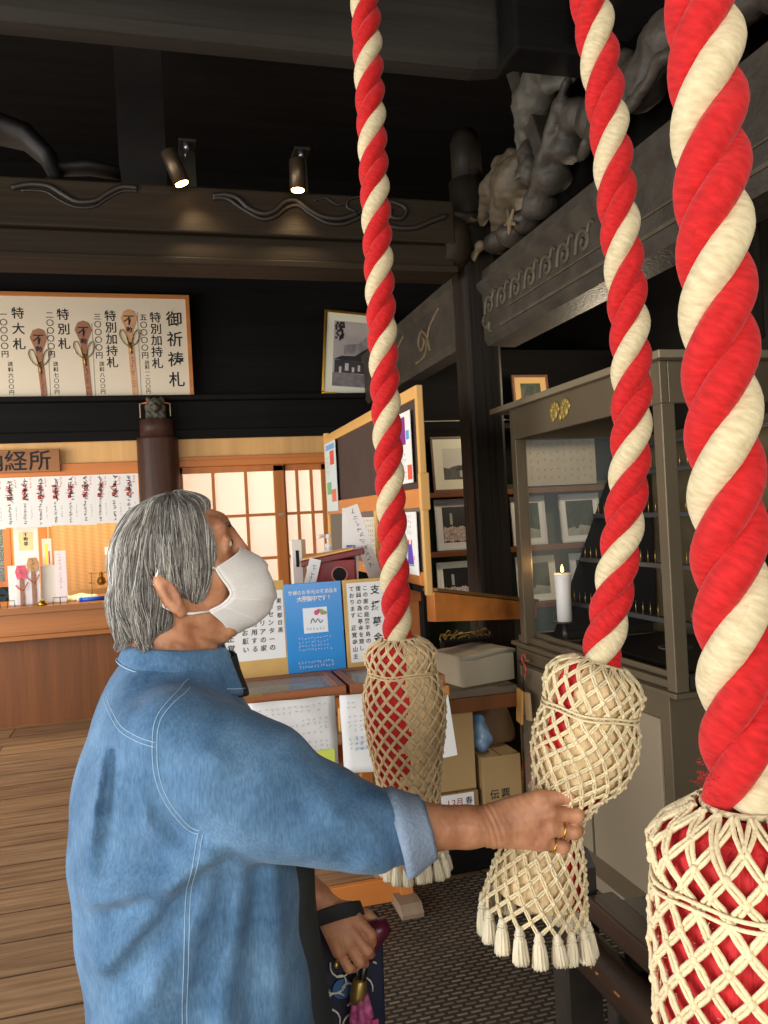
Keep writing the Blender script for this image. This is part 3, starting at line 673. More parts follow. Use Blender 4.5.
# office inside
def office():
    m = bpy.data.materials.new('woven bamboo blind'); m.use_nodes = True; N, L = m.node_tree.nodes, m.node_tree.links; b_ = N['Principled BSDF']; b_.inputs['Roughness'].default_value = .7
    tc = N.new('ShaderNodeTexCoord'); w = N.new('ShaderNodeTexWave'); w.bands_direction = 'Z'; w.inputs['Scale'].default_value = 26; w.inputs['Distortion'].default_value = .3; L.new(tc.outputs['Object'], w.inputs[0])
    w2 = N.new('ShaderNodeTexWave'); w2.bands_direction = 'X'; w2.inputs['Scale'].default_value = 4.5; L.new(tc.outputs['Object'], w2.inputs[0])
    mx = N.new('ShaderNodeMix'); mx.data_type = 'RGBA'; mx.inputs[6].default_value = lin((186, 142, 88)); mx.inputs[7].default_value = lin((222, 180, 120)); L.new(w.outputs['Fac'], mx.inputs[0])
    mx2 = N.new('ShaderNodeMix'); mx2.data_type = 'RGBA'; mx2.blend_type = 'MULTIPLY'; mx2.inputs[0].default_value = .18; L.new(mx.outputs[2], mx2.inputs[6]); L.new(w2.outputs['Color'], mx2.inputs[7]); L.new(mx2.outputs[2], b_.inputs['Base Color'])
    b = MB(); b.box((-.98, 7.50, .93), (0.0, 7.515, 1.95)); o = b.build('bamboo_blind', m); tag(o, 'tan woven bamboo blind hanging behind the counter', 'blind')
    b = MB(); b.box((-1.06, 7.44, .9), (-1.0, 7.50, 2.3)); b.build('trim_office_post', M_orangeZ)['kind'] = 'structure'
    b = MB(); b.box((-.53, 7.485, 1.22), (-.49, 7.50, 1.29), .003); b.box((-.50, 7.47, 1.24), (-.46, 7.485, 1.265), .003); o = b.build('wall_socket', M_paper); tag(o, 'white socket with plug on the bamboo blind behind the counter', 'socket')
    b = MB(); swirl(b, [(-.46, 1.25), (-.38, 1.22), (-.28, 1.19), (-.1, 1.2)], .006, lambda x, z: (x, 7.47, z)); o = b.build('cable', mat('brown cable', (110, 80, 50))); tag(o, 'thin brown cable running from the white socket across the bamboo blind', 'cable')
    def flat(nm, x0, x1, z0, z1, y, m, label, cat, th=.004, rot=0, group=None):
        b = MB(); b.box((x0, y, z0), (x1, y+th, z1), 0); return tag(b.build(nm, m), label, cat, group)
    o = flat('calligraphy_poster', -1.15, -.975, .898, 1.545, 6.80, M_paper, 'white calligraphy poster with a printed leaf ground standing at the back of the counter', 'poster')
    b = MB(); b.box((-1.115, 6.7985, 1.315), (-1.01, 6.7995, 1.46)); b.build('printed_ground', mat('pale green gold print', (214, 214, 160), .7, var=.2, scale=30, rgb2=(236, 206, 150)), o)
    b = MB(); [put(b, ch, (-1.062, 6.7975, 1.44-.036*i), .036, EX, EZ) for i, ch in enumerate('不動尊')]; b.build('lettering', M_ink, o)
    o = flat('white_envelope', -1.19, -1.125, .90, 1.205, 6.72, M_paper, 'plain white envelope standing at the left end of the counter', 'envelope', .012)
    def wand(x, z1, c, rgb, label, letters):
        t = thing('wrapped_talisman', label, 'talisman', (x, 6.68, .898), 'wrapped talismans on the counter')
        b = MB(); b.box((x-.042, 6.675, .90), (x+.042, 6.677, z1-.03)); b.build('clear_wrapper', mat('milky wrapper', (228, 228, 235), .2, alpha=.55), t)
        b = MB(); b.box((x-.016, 6.668, .90), (x+.016, 6.673, z1-.06)); b.build('stick', mat('stick wood', (150, 110, 80), .6), t)
        b = MB(); b.prism([(x-.03, 6.664, z1), (x+.03, 6.664, z1), (x+.045, 6.664, z1-.05), (x+.03, 6.664, z1-.105), (x-.03, 6.664, z1-.105), (x-.045, 6.664, z1-.05)], (0, .004, 0)); h = b.build('head', mat('talisman head %d' % rgb[0], rgb, .6, var=.25, scale=30), t)
        b = MB(); [scrib(b, (x, 6.6625, z1-.03-.03*i), .03, .03, n=3) for i in range(3)]; [scrib(b, (x+.01, 6.666, z1-.14-.025*i), .018, .02, n=2) for i in range(7)]; b.build('lettering', mat('dark blue ink', (60, 60, 96)) if rgb[0] > 205 else M_ink, t)
        b = MB(); swirl(b, [(x-.045, z1-.15), (x, z1-.19), (x+.045, z1-.13)], .004, lambda u, v: (u, 6.66, v)); b.build('cord', mat('red and gold cord', (206, 90, 60)), t)
    wand(-1.085, 1.205, 0, (222, 92, 112), 'wrapped talisman with a round pink head standing on the counter', '')
    wand(-1.0, 1.26, 0, (196, 150, 96), 'wrapped talisman with a tan head and black character standing on the counter', '')
    o = flat('envelope_stack', -.955, -.85, .90, 1.19, 6.72, mat('grey white envelopes', (214, 208, 196), .7), 'stack of plain grey-white envelopes standing on the counter beside the talismans', 'envelopes', .03)
    o = flat('amulet_packet', -.945, -.875, 1.15, 1.40, 6.78, M_paper2, 'tall white and gold amulet packet standing behind the envelope stack', 'packet', .006)
    b = MB(); b.box((-.925, 6.779, 1.16), (-.905, 6.7795, 1.36)); b.build('gold_band', M_gold, o); b = MB(); b.box((-.9, 6.7785, 1.2), (-.89, 6.7795, 1.3)); b.build('red_mark', M_stamp, o)
    o = flat('amulet_packet', -.848, -.765, .90, 1.30, 6.70, mat('pinkish white packet', (232, 224, 226), .6), 'tall white packet with faint red writing at the right end of the standing papers', 'packet', .012)
    b = MB(); [scrib(b, (-.81, 6.699, 1.26-.035*i), .03, .03, n=3) for i in range(8)]; b.build('red_writing', mat('faded red', (220, 130, 130)), o)
    b = MB(); b.cyl((-.67, 6.60, .915), (-.49, 6.62, .915), .016, None, 10); b.cyl((-.66, 6.60, .915), (-.655, 6.6, .915), .019, None, 10); o = b.build('blue_pen', mat('bright blue plastic', (30, 96, 220), .35)); tag(o, 'bright blue fat pen lying on the counter edge', 'pen')
    b = MB(); b.cyl((-.69, 6.6, .915), (-.67, 6.6, .915), .006, .014, 8); b.build('tip', mat('white plastic', (236, 236, 236), .3), o)
    fnc = lambda P: sd_ell(P, (-.68, 6.8, .91), (.13, .09, .035)) + .008*np.sin(55*P[0]+20*P[1])*np.sin(50*P[1])+0*P[2]
    o, _, _ = sdf_obj('folded_cloth', [(fnc, (-.84, 6.68, .898), (-.52, 6.92, .97), .008)], mat('cream cloth', (240, 228, 190), .8), None, (-.68, 6.8, .898)); tag(o, 'crumpled cream cloth on the counter behind the blue pen', 'cloth')
    t = thing('gilt_stand', 'small gilt wire stand with a dark ornament on the counter', 'ornament', (-.52, 6.9, .898))
    b = MB()
    for p in ((-.60, .9), (-.45, .9)): b.tube([(p[0], 6.9, .9), (p[0], 6.9, 1.10)], .004, 6)
    b.tube([(-.62, 6.9, 1.10), (-.43, 6.9, 1.10)], .004, 6); b.tube([(-.62, 6.9, 1.02), (-.43, 6.9, 1.02)], .004, 6); b.build('wire_frame', M_brass, t)
    b = MB(); b.lathe((-.525, 6.9, 1.0), [(.02, 0), (.035, .02), (.03, .05), (.012, .07), (.02, .085), (.004, .11)], 12); b.build('ornament', mat('dark gilt', (120, 86, 30), .35, .8), t)
    b = MB(); b.lathe((-.93, 6.56, .898), [(.035, 0), (.04, .012), (.02, .024), (.022, .034), (.004, .042)], 14); o = b.build('incense_bell', M_gold, origin=(-.93, 6.56, .898)); tag(o, 'tiny gold bell at the front edge of the counter', 'bell')
    for x, lab in ((-.80, 'low black wire stand in front of the tall white packet on the counter'), (-1.17, 'low black wire stand at the left end of the counter')):
        b = MB(); b.tube([(x-.05, 6.53, .9), (x-.05, 6.53, .95), (x+.05, 6.53, .95), (x+.05, 6.53, .9)], .003, 6); b.tube([(x, 6.53, .9), (x, 6.53, .95)], .003, 6); o = b.build('wire_stand', mat('black wire', (40, 36, 34), .5)); tag(o, lab, 'stand')
    o = flat('white_paper', -.30, -.20, 1.33, 1.48, 7.49, M_paper, 'small white paper pinned on the bamboo blind beside the dark column', 'paper')
    o = flat('shadow_box', -1.15, -1.08, 1.2, 1.28, 6.95, mat('brown box card', (150, 104, 70)), 'small brown box behind the pink-headed talisman on the counter', 'box', .06)
    o.location.z = .898
office()
# ------------------------------------------------------------------ bulletin board (runs away from the camera at x 1.1)
EY = Vector((0, -1, 0))
def bulletin():
    t = thing('bulletin_board', 'tall pine-framed dark notice board standing behind the desk, with posters', 'notice board', (1.1, 4.3, 0))
    x0, x1, ya, yb = 1.065, 1.095, 3.45-.2, 5.36
    def P(nm, m, *bx, bev=.004): return part(nm, m, t, *bx, bev=bev)
    P('post', M_pine, ((x0, ya+.02, 1.092), (x1, ya+.05, 2.0)))
    P('post', M_pine, ((x0, yb-.05, 0), (x1, yb, 2.02)))
    P('top_rail', M_pineY, ((x0, ya+.05, 1.945), (x1, yb-.05, 2.0)))
    P('middle_rail', M_orangeY, ((x0-.004, ya+.02, 1.47), (x1, yb-.05, 1.555)))
    P('bottom_rail', M_orangeY, ((x0, ya+.05, 1.13), (x1, yb-.05, 1.19)))
    P('rail_bracket', M_pine, ((x0-.006, ya+.01, 1.46), (x1+.006, ya+.04, 1.62)))
    P('panel', mat('dark brown felt', (74, 56, 48), .85, var=.12, scale=5), ((x0+.012, ya+.05, 1.555), (x0+.022, yb-.05, 1.945)), bev=0)
    P('lower_panel', mat('grey felt', (116, 106, 94), .85), ((x0+.012, ya+.05, 1.19), (x0+.022, yb-.05, 1.47)), bev=0)
    xs = x0+.008
    def poster(nm, y0, y1, z0, z1, label, m=M_paper, x=xs):
        b = MB(); b.box((x, min(y0, y1), z0), (x+.003, max(y0, y1), z1)); return tag(b.build(nm, m), label, 'poster')
    def dab(o, nm, rgb, *rects, x=xs-.001):
        b = MB()
        for y0, y1, z0, z1 in rects: b.box((x, min(y0, y1), z0), (x+.0008, max(y0, y1), z1))
        return b.build(nm, mat(nm, rgb, .7), o)
    X = x0-.006
    o = poster('wall_poster', 3.36, 3.66, 1.585, 1.905, 'white poster with a purple speech block pinned near the right post of the notice board', x=X)
    dab(o, 'purple_block', (140, 30, 130), (3.44, 3.62, 1.76, 1.885), (3.58, 3.62, 1.73, 1.77), x=X-.001); dab(o, 'orange_dot', (226, 90, 60), (3.365, 3.43, 1.60, 1.665), x=X-.001); dab(o, 'blue_dot', (90, 160, 215), (3.385, 3.43, 1.78, 1.82), x=X-.001)
    b = MB()
    for i in range(5): [scrib(b, (X-.0012, 3.6-.035*j, 1.715-.026*i), .022, .014, EY) for j in range(5)]
    b.build('small_print', mat('grey print', (120, 120, 130)), o)
    b = MB(); [scrib(b, (X-.0015, 3.58-.03*j, 1.83), .02, .03, EY) for j in range(3)]; b.build('white_lettering', M_paper, o)
    o = poster('wall_poster', 4.95, 5.29, 1.49, 1.94, 'colourful poster pinned at the far left end of the notice board', mat('pale poster', (214, 224, 222), .7), x=X-.003)
    dab(o, 'red_circle', (220, 90, 70), (5.0, 5.13, 1.79, 1.88), x=X-.004); dab(o, 'orange_patch', (226, 120, 90), (4.98, 5.12, 1.55, 1.63), x=X-.004); dab(o, 'green_patch', (120, 180, 130), (5.12, 5.26, 1.6, 1.68), x=X-.004); dab(o, 'blue_patch', (120, 170, 220), (4.98, 5.25, 1.89, 1.925), x=X-.004)
    b = MB()
    for i in range(4): [scrib(b, (X-.0045, 5.24-.035*j, 1.84-.03*i), .024, .016, EY) for j in range(3)]
    b.build('small_print', mat('grey print', (120, 120, 130)), o)
    o = poster('childs_drawing', 3.34, 3.60, 1.175, 1.455, 'white sheet with a purple drawing low on the notice board beside its right post', x=X-.002)
    b = MB(); b.prism([(X-.0035, y, z) for y, z in ((3.49, 1.22), (3.40, 1.22), (3.42, 1.31), (3.47, 1.31))], (.001, 0, 0)); b.build('purple_figure', mat('purple crayon', (100, 70, 190)), o)
    dab(o, 'red_marks', (214, 70, 70), (3.46, 3.475, 1.31, 1.33), (3.415, 3.43, 1.31, 1.33), (3.39, 3.395, 1.24, 1.26), x=X-.003)
    dab(o, 'green_marks', (110, 180, 90), (3.4, 3.50, 1.212, 1.218), x=X-.003)
    b = MB()
    for i in range(4): [scrib(b, (X-.0035, 3.57-.03*j, 1.435-.024*i), .02, .016, EY) for j in range(6)]
    b.build('small_print', mat('grey print', (120, 120, 130)), o)
    o = poster('list_sheet', 3.95, 4.36, 1.165, 1.44, 'white printed list low on the middle of the notice board', M_paper2, x=X-.002)
    b = MB()
    for i in range(9): [scrib(b, (X-.0035, 4.33-.045*j, 1.42-.026*i), .03, .012, EY) for j in range(8)]
    b.build('small_print', mat('grey print', (120, 120, 130)), o)
    o = poster('yellow_sheet', 4.5, 4.75, 1.22, 1.46, 'yellow paper low on the left half of the notice board', mat('yellow paper', (236, 206, 70), .7), x=X-.002)
    b = MB(); [scrib(b, (X-.0035, 4.7-.05*j, 1.43-.03*i), .03, .02, EY) for i in range(5) for j in range(4)]; b.build('small_print', mat('grey print', (120, 120, 130)), o)
bulletin()
# ------------------------------------------------------------------ pine table behind the desk, with the things on it
def table():
    t = thing('pine_table', 'orange pine side table behind the notice desk carrying the red box', 'table', (.75, 3.5, 0))
    part('tabletop', M_orange, t, ((.35, 3.46, 1.05), (1.10, 3.92, 1.09)), bev=.004)
    part('apron', M_orange, t, ((.44, 3.47, .95), (1.04, 3.50, 1.05)))
    part('apron', M_orange, t, ((.44, 3.86, .95), (1.04, 3.89, 1.05)))
    for x in (.39, 1.04):
        for y in (3.47, 3.85): part('leg', M_orangeZ, t, ((x, y, 0), (x+.05, y+.04, 1.05)))
table()
def rail():
    t = thing('sloping_rail', 'tapering orange wooden rail sloping from the pine table to the candle cabinet', 'rail', (1.5, 3.8, 0))
    b = MB(); A, B = Vector((1.125, 3.46, 0)), Vector((1.90, 4.035, 0)); n = Vector((B.y-A.y, A.x-B.x, 0)).normalized()*.045
    b.prism([A+EZ*1.09, B+EZ*.925, B+EZ*.84, A+EZ*.955], n); b.build('rail_board', wood('rail board', (226, 142, 70), 'Y', .4, .2, 8), t)
    b = MB(); b.prism([A+EZ*1.093-n*.4, B+EZ*.928-n*.4, B+EZ*.945-n*.4, A+EZ*1.108-n*.4], n*1.8); b.build('rail_cap', mat('olive brown cap', (120, 88, 44), .5), t)
    part('leg', M_pine, t, ((1.865, 3.975, 0), (1.905, 4.015, .86)))
rail()
def redbox():
    a = Matrix.Translation((.745, 3.64, 1.09)) @ Matrix.Rotation(math.radians(-14), 4, 'Z')
    M_red = mat('dark red lacquer', (128, 24, 28), .3, var=.1, scale=4); M_redd = mat('deep red lacquer', (104, 18, 24), .3)
    o = None; b = MB()
    b.box((-.10, -.09, 0), (.10, -.078, .165), .003, a); b.box((-.10, .078, 0), (.10, .09, .165), .003, a); b.box((-.10, -.09, 0), (-.088, .09, .165), .003, a); b.box((.088, -.09, 0), (.10, .09, .165), .003, a); b.box((-.10, -.09, 0), (.10, .09, .01), 0, a)
    o = b.build('red_lacquer_box', M_red, origin=(.745, 3.64, 1.09)); tag(o, 'dark red lacquered box with slanting roof and round hole, behind the blue poster', 'box')
    b = MB(); b.box((-.145, -.13, 0), (.145, .12, .028), .004, a @ Matrix.Translation((0, 0, .165)) @ Matrix.Rotation(math.radians(-9), 4, 'Y')); b.build('roof', M_redd, o)
    b = MB(); b.box((-.14, -.12, .0285), (.10, .11, .036), .002, a @ Matrix.Translation((0, 0, .166)) @ Matrix.Rotation(math.radians(-9), 4, 'Y')); b.build('roof_ledge', M_pine, o)
    b = MB(); b.cyl(a @ Vector((.025, -.094, .10)), a @ Vector((.025, -.089, .10)), .032, None, 24); h = b.build('hole', mat('black hole', (8, 6, 6), .9), o)
    b = MB(); b.tube([a @ Vector((.025+.034*math.cos(q/24*2*math.pi), -.0925, .10+.034*math.sin(q/24*2*math.pi))) for q in range(24)], .0035, 6, closed=True); b.build('hole_rim', mat('worn rim', (170, 110, 96), .5), o)
    # paper fortune strip tied at its left
    b = MB(); m = Matrix.Translation((.585, 3.52, 1.09)) @ Matrix.Rotation(math.radians(16), 4, 'Y'); b.box((-.026, 0, 0), (.026, .003, .185), 0, m); o = b.build('fortune_strip', M_paper); tag(o, 'white fortune paper strip leaning at the left of the red box', 'paper')
    b = MB(); [scrib(b, m @ Vector((0, -.001, .15-.024*i)), .026, .02) for i in range(6)]; b.build('small_print', mat('grey print', (120, 120, 130)), o)
    # pump bottle
    t = thing('pump_bottle', 'white pump bottle of hand sanitiser behind the red box', 'bottle', (.76, 3.84, 1.09))
    b = MB(); b.lathe((.76, 3.84, 1.09), [(.036, 0), (.04, .01), (.04, .17), (.034, .19), (.014, .205), (.014, .21)], 20); b.build('body', mat('cloudy white plastic', (232, 228, 224), .3), t)
    b = MB(); b.lathe((.76, 3.84, 1.30), [(.017, 0), (.017, .022), (.006, .024), (.006, .05), (.016, .052), (.016, .066), (.004, .07)], 14); b.tube([(.76, 3.84, 1.36), (.715, 3.82, 1.362), (.703, 3.815, 1.35)], [.008, .007, .005], 8); b.build('pump', M_paper, t)
    b = MB(); b.box((.737, 3.797, 1.15), (.783, 3.801, 1.22)); b.build('bottle_label', mat('bluish label', (176, 190, 214)), t)
    o = part('tea_carton', mat('white carton', (226, 222, 212), .6), None, ((.58, 3.82, 1.09), (.625, 3.88, 1.35))); tag(o, 'narrow white carton with dark mark standing left of the pump bottle', 'carton')
    part('dark_mark', M_ink, o, ((.595, 3.818, 1.22), (.61, 3.8195, 1.30))); part('brown_side', mat('brown carton', (160, 130, 96)), o, ((.6255, 3.82, 1.09), (.645, 3.88, 1.35)))
    b = MB(); m = Matrix.Translation((.86, 3.80, 1.09)) @ Matrix.Rotation(math.radians(3), 4, 'Y'); b.box((-.05, 0, 0), (.03, .004, .40), 0, m); o = b.build('photo_leaflet', M_paper); tag(o, 'tall white leaflet with small photographs standing behind the red box', 'leaflet')
    b = MB(); b.box((-.03, -.001, .16), (.015, -.0002, .22), 0, m); b.box((-.03, -.001, .08), (.015, -.0002, .12), 0, m); b.build('blue_photo', mat('blue print', (80, 110, 180)), o); b = MB(); b.box((-.03, -.001, .125), (.015, -.0002, .15), 0, m); b.build('dark_photo', mat('dark print', (90, 80, 90)), o)
    b = MB(); m = Matrix.Translation((.94, 3.79, 1.29)) @ Matrix.Rotation(math.radians(-17), 4, 'Y'); b.box((-.04, 0, -.19), (.03, .003, .22), 0, m); o = b.build('leaning_strip', M_paper); tag(o, 'long white paper strip leaning to the left above the red box roof', 'paper')
    b = MB(); [scrib(b, m @ Vector((-.005, -.001, .19-.03*i)), .03, .02) for i in range(10)]; b.build('small_print', mat('grey print', (120, 120, 130)), o)
    b = MB(); b.tube([(1.01, 3.84, 1.09), (1.01, 3.84, 1.45), (1.01, 3.84, 1.475)], [.013, .013, .016], 10); o = b.build('pine_stick', M_pine); tag(o, 'upright pine stick with rounded head behind the red box', 'stick')
    t = thing('pen_holder', 'clear holder full of pens right of the red box', 'pen holder', (1.0, 3.56, 1.09))
    b = MB(); b.lathe((1.0, 3.56, 1.09), [(.042, 0), (.045, .004), (.045, .10), (.042, .10), (.042, .006)], 20); b.build('holder', mat('clear plastic', (220, 220, 215), .1, alpha=.35), t)
    for i in range(9):
        a_ = i*2.4; b = MB(); b.cyl((1.0+.015*math.cos(a_), 3.56+.015*math.sin(a_), 1.095), (1.0+.036*math.cos(a_), 3.56+.036*math.sin(a_), 1.24+.02*(i % 3)), .004, None, 6)
        b.build('pen', mat(('grey', 'dark', 'white')[i % 3]+' pen', ((130, 120, 110), (50, 46, 50), (216, 212, 204))[i % 3], .4), t)
    fn = lambda P: sd_ell(P, (1.05, 3.64, 1.10), (.05, .035, .035)) + .006*np.sin(90*P[0])*np.sin(80*P[1]+60*P[2])
    o, _, _ = sdf_obj('crumpled_tissue', [(fn, (.98, 3.58, 1.088), (1.098, 3.71, 1.15), .006)], M_paper, None, (1.05, 3.64, 1.09)); tag(o, 'crumpled white tissue beside the pen holder', 'tissue')
redbox()
# ------------------------------------------------------------------ notice desk
def desk():
    t = thing('notice_desk', 'orange wooden trestle desk carrying notices and glass-topped trays', 'desk', (.55, 3.1, 0))
    part('desk_top', M_orange, t, ((.13, 2.94, .735), (1.03, 3.40, .775)), bev=.003)
    part('shelf_rail', M_orange, t, ((.19, 2.855, .025), (.77, 2.88, .112)), bev=.003)
    part('shelf_rail', M_orange, t, ((.2, 3.0, .50), (.98, 3.03, .58)), bev=.003)
    for x in (.165, .765):
        b = MB(); b.prism([(x, 2.83, .055), (x, 2.885, .055), (x, 3.02, .735), (x, 2.965, .735)], (.045, 0, 0)); b.build('leg', M_orangeZ, t)
        b = MB(); b.prism([(x, 3.42, .055), (x, 3.475, .055), (x, 3.37, .735), (x, 3.315, .735)], (.045, 0, 0)); b.build('leg', M_orangeZ, t)
    for x in (.145, .738):
        b = MB(); b.prism([(x, 2.74, 0), (x, 2.73, .03), (x, 2.76, .055), (x, 3.5, .055), (x, 3.5, 0)], (.08, 0, 0)); b.build('foot', wood('worn grey foot', (150, 128, 104), 'Y', .6, .2), t)
    M_tray = wood('brown tray wood', (150, 92, 56), 'X', .45, .2)
    def tray(x0, x1, label, blue):
        y0, y1, z0, z1 = 2.955, 3.29, .776, .815
        b = MB(); b.box((x0, y0, z0), (x1, y0+.02, z1), .002); b.box((x0, y1-.03, z0), (x1, y1, z1), .002); b.box((x0, y0+.02, z0), (x0+.03, y1-.03, z1), .002); b.box((x1-.03, y0+.02, z0), (x1, y1-.03, z1), .002); b.box((x0+.02, y0+.015, z0), (x1-.02, y1-.02, z0+.008))
        o = b.build('glass_tray', M_tray); tag(o, label, 'tray')
        part('glass_lid', mat('tray glass', (200, 215, 225), .06, alpha=.25, spec=.9), o, ((x0+.03, y0+.02, z1-.01), (x1-.03, y1-.03, z1-.006)))
        part('paper_inside', mat('paper inside tray', (150, 146, 138), .7, var=.2, scale=10), o, ((x0+.05, y0+.05, z0+.0085), (x1-.05, y1-.05, z0+.010)))
        if blue: part('tape', M_brass, o, ((x0+.10, y0-.001, z1-.006), (x0+.17, y0+.018, z1+.002)))
    tray(.14, .625, 'brown glass-topped tray on the desk below the blue poster', 1); tray(.64, 1.02, 'brown glass-topped tray on the desk, right half hidden by the far rope', 0)
    def sheet(x0, x1, z0, z1, label, bow, yellow):
        b = MB(); R = []
        n = 10
        vs = [[Vector((x0+(x1-x0)*i/n, 2.934-.012*math.sin(i/n*math.pi)*bow-.02*(1-j/n)*bow + .004*math.sin(i*1.3+j), z0+(z1-z0)*j/n - .006*i/n)) for i in range(n+1)] for j in range(n+1)]
        flat = [v for r in vs for v in r]; b.arr(flat, [(j*(n+1)+i, j*(n+1)+i+1, (j+1)*(n+1)+i+1, (j+1)*(n+1)+i) for j in range(n) for i in range(n)])
        o = b.build('hanging_sheet', M_paper); sm = o.modifiers.new('s', 'SOLIDIFY'); sm.thickness = .002; sm.offset = 1; tag(o, label, 'paper')
        yat = lambda x, z: 2.934-.012*math.sin((x-x0)/(x1-x0)*math.pi)*bow-.02*(1-(z-z0)/(z1-z0))*bow-.010
        b = MB()
        for i in range(11):
            z = z1-.03-.0165*i
            if i in (2, 7): continue
            for j in range(13):
                if random.random() < .85: x = x0+.03+(x1-x0-.07)*j/12; scrib(b, (x, yat(x, z), z), .016, .007, n=2)
        b.build('small_print', mat('pale print', (168, 168, 178)), o)
        if yellow:
            b = MB(); n2 = 8
            for i in range(n2):
                xa, xb = x0+.13+(x1-x0-.145)*i/n2, x0+.13+(x1-x0-.145)*(i+1)/n2
                b._new([(xa, yat(xa, z0+.02), z0+.016), (xb, yat(xb, z0+.02), z0+.016), (xb, yat(xb, z0+.075), z0+.072), (xa, yat(xa, z0+.075), z0+.072)], [(0, 1, 2, 3)])
            b.build('yellow_note', mat('lime yellow note', (222, 232, 100), .7), o)
        else:
            b = MB()
            for i in range(3): [scrib(b, (x0+.05+.02*j, yat(x0+.1, z0+.11)-.002, z0+.13-.02*i), .018, .01, n=3) for j in range(6)]
            b.build('blue_print', mat('blue stamp print', (110, 150, 210)), o)
    sheet(.245, .575, .525, .793, 'white notice with a yellow-green strip hanging from the desk edge below the blue poster', .6, 1)
    sheet(.592, .92, .50, .785, 'white curling notice with faint blue stamp hanging from the desk edge behind the far rope', 1.3, 0)
    b = MB(); b.prism([(.975, 2.93, .50), (1.045, 2.93, .505), (1.02, 2.93, .74), (.99, 2.93, .735)], (0, .002, 0)); o = b.build('hanging_sheet', M_paper); tag(o, 'narrow white paper corner hanging from the desk right of the far net bag', 'paper')
    # upright boards with notices, leaning back
    M_by = mat('yellow board', (206, 164, 92), .5, var=.12, scale=8)
    def board(x0, x1, z1, nm, label, m, pm, px0, px1, pz0, pz1):
        a = Matrix.Translation((0, 3.305, .776)) @ Matrix.Rotation(math.radians(-4), 4, 'X')
        b = MB(); b.box((x0, 0, 0), (x1, .012, z1), .002, a); o = b.build(nm, m); tag(o, label, 'notice')
        b = MB(); b.box((px0, -.0015, pz0), (px1, -.0005, pz1), 0, a); p = b.build('paper', pm, o); return o, p, a
    o, p, a = board(.20, .462, .425, 'calligraphy_notice', 'brush-written notice on a yellow board at the left, beside the face mask', M_by, M_paper, .21, .455, .105, .385)
    b = MB(); aa = a.to_3x3(); ex, ez = aa @ EX, aa @ EZ
    def cols(b, S, x, z, dx, st, size, yy=-.003):
        for k, s in enumerate(S): vtext(b, s, a @ Vector((x-dx*k, yy, z)), st, size, ex, ez, sk=.08)
    cols(b, ['東京都目黒'], .437, .34, .03, .03, .022)
    cols(b, ['医療センターの', '施設パリアの家', '一つに利用する', 'お力添えお願い'], .40, .355, .036, .034, .026); cols(b, ['正覚寺'], .232, .20, .03, .04, .032)
    b.build('lettering', M_ink, o)
    o, p, a = board(.458, .705, .405, 'blue_poster', 'bright blue appeal poster with a white rounded panel on the desk', mat('bright blue poster', (24, 138, 214), .25, var=.03, scale=3), mat('white panel', (232, 236, 240), .4), .535, .638, .195, .30)
    aa = a.to_3x3(); ex, ez = aa @ EX, aa @ EZ
    b = MB(); htext(b, '皆様のお手元の不用品を', a @ Vector((.487, -.002, .366)), .0192, .019, ex, ez); htext(b, '大募集中です！', a @ Vector((.524, -.002, .338)), .021, .025, ex, ez)
    for i in range(4): [scrib(b, a @ Vector((.515+.013*j, -.002, .175-.016*i)), .011, .008, ex, ez, 2) for j in range(10 if i % 3 else 11)]
    for i in range(2): [scrib(b, a @ Vector((.51+.0125*j, -.002, .075-.018*i)), .012, .01, ex, ez, 3) for j in range(12)]
    b.build('white_lettering', M_paper, o)
    b = MB()
    for c, r_ in (((.592, .278), .011), ((.603, .285), .009), ((.618, .277), .01)): b.cyl(a @ Vector((c[0], -.0018, c[1])), a @ Vector((c[0], -.0026, c[1])), r_, None, 12)
    q = b.build('flower_mark', mat('pink print', (222, 90, 140)), o)
    b = MB(); b.cyl(a @ Vector((.613, -.0026, .284)), a @ Vector((.613, -.003, .284)), .008, None, 12); b.cyl(a @ Vector((.628, -.0018, .275)), a @ Vector((.628, -.003, .275)), .008, None, 12); b.build('orange_green_mark', mat('green print', (130, 180, 80)), o)
    b = MB(); swirl(b, [(.565, .235), (.575, .255), (.585, .238), (.597, .252), (.607, .235), (.617, .246)], .0015, lambda u, v: a @ Vector((u, -.002, v))); [scrib(b, a @ Vector((.55+.014*j, -.002, .212)), .012, .01, ex, ez, 3) for j in range(6)]; b.build('drawing', M_ink, o)
    o, p, a = board(.712, 1.0, .405, 'calligraphy_notice', 'brush-written appeal notice on a yellow board right of the blue poster', M_by, M_paper, .728, .985, .055, .39)
    aa = a.to_3x3(); ex, ez = aa @ EX, aa @ EZ
    b = MB(); cols(b, ['能登半島地震', '支援募金'], .903, .355, .052, .068, .042) ; vtext(b, '支援募金', a @ Vector((.885, -.003, .345)), .075, .055, ex, ez, sk=.08) if 0 else None
    cols(b, ['この度の能登半島の', '復興の為に募金を致し', 'ております'], .808, .365, .030, .028, .023); cols(b, ['正覚寺山主'], .748, .20, .03, .03, .024)
    b.build('lettering', M_ink, o)
desk()
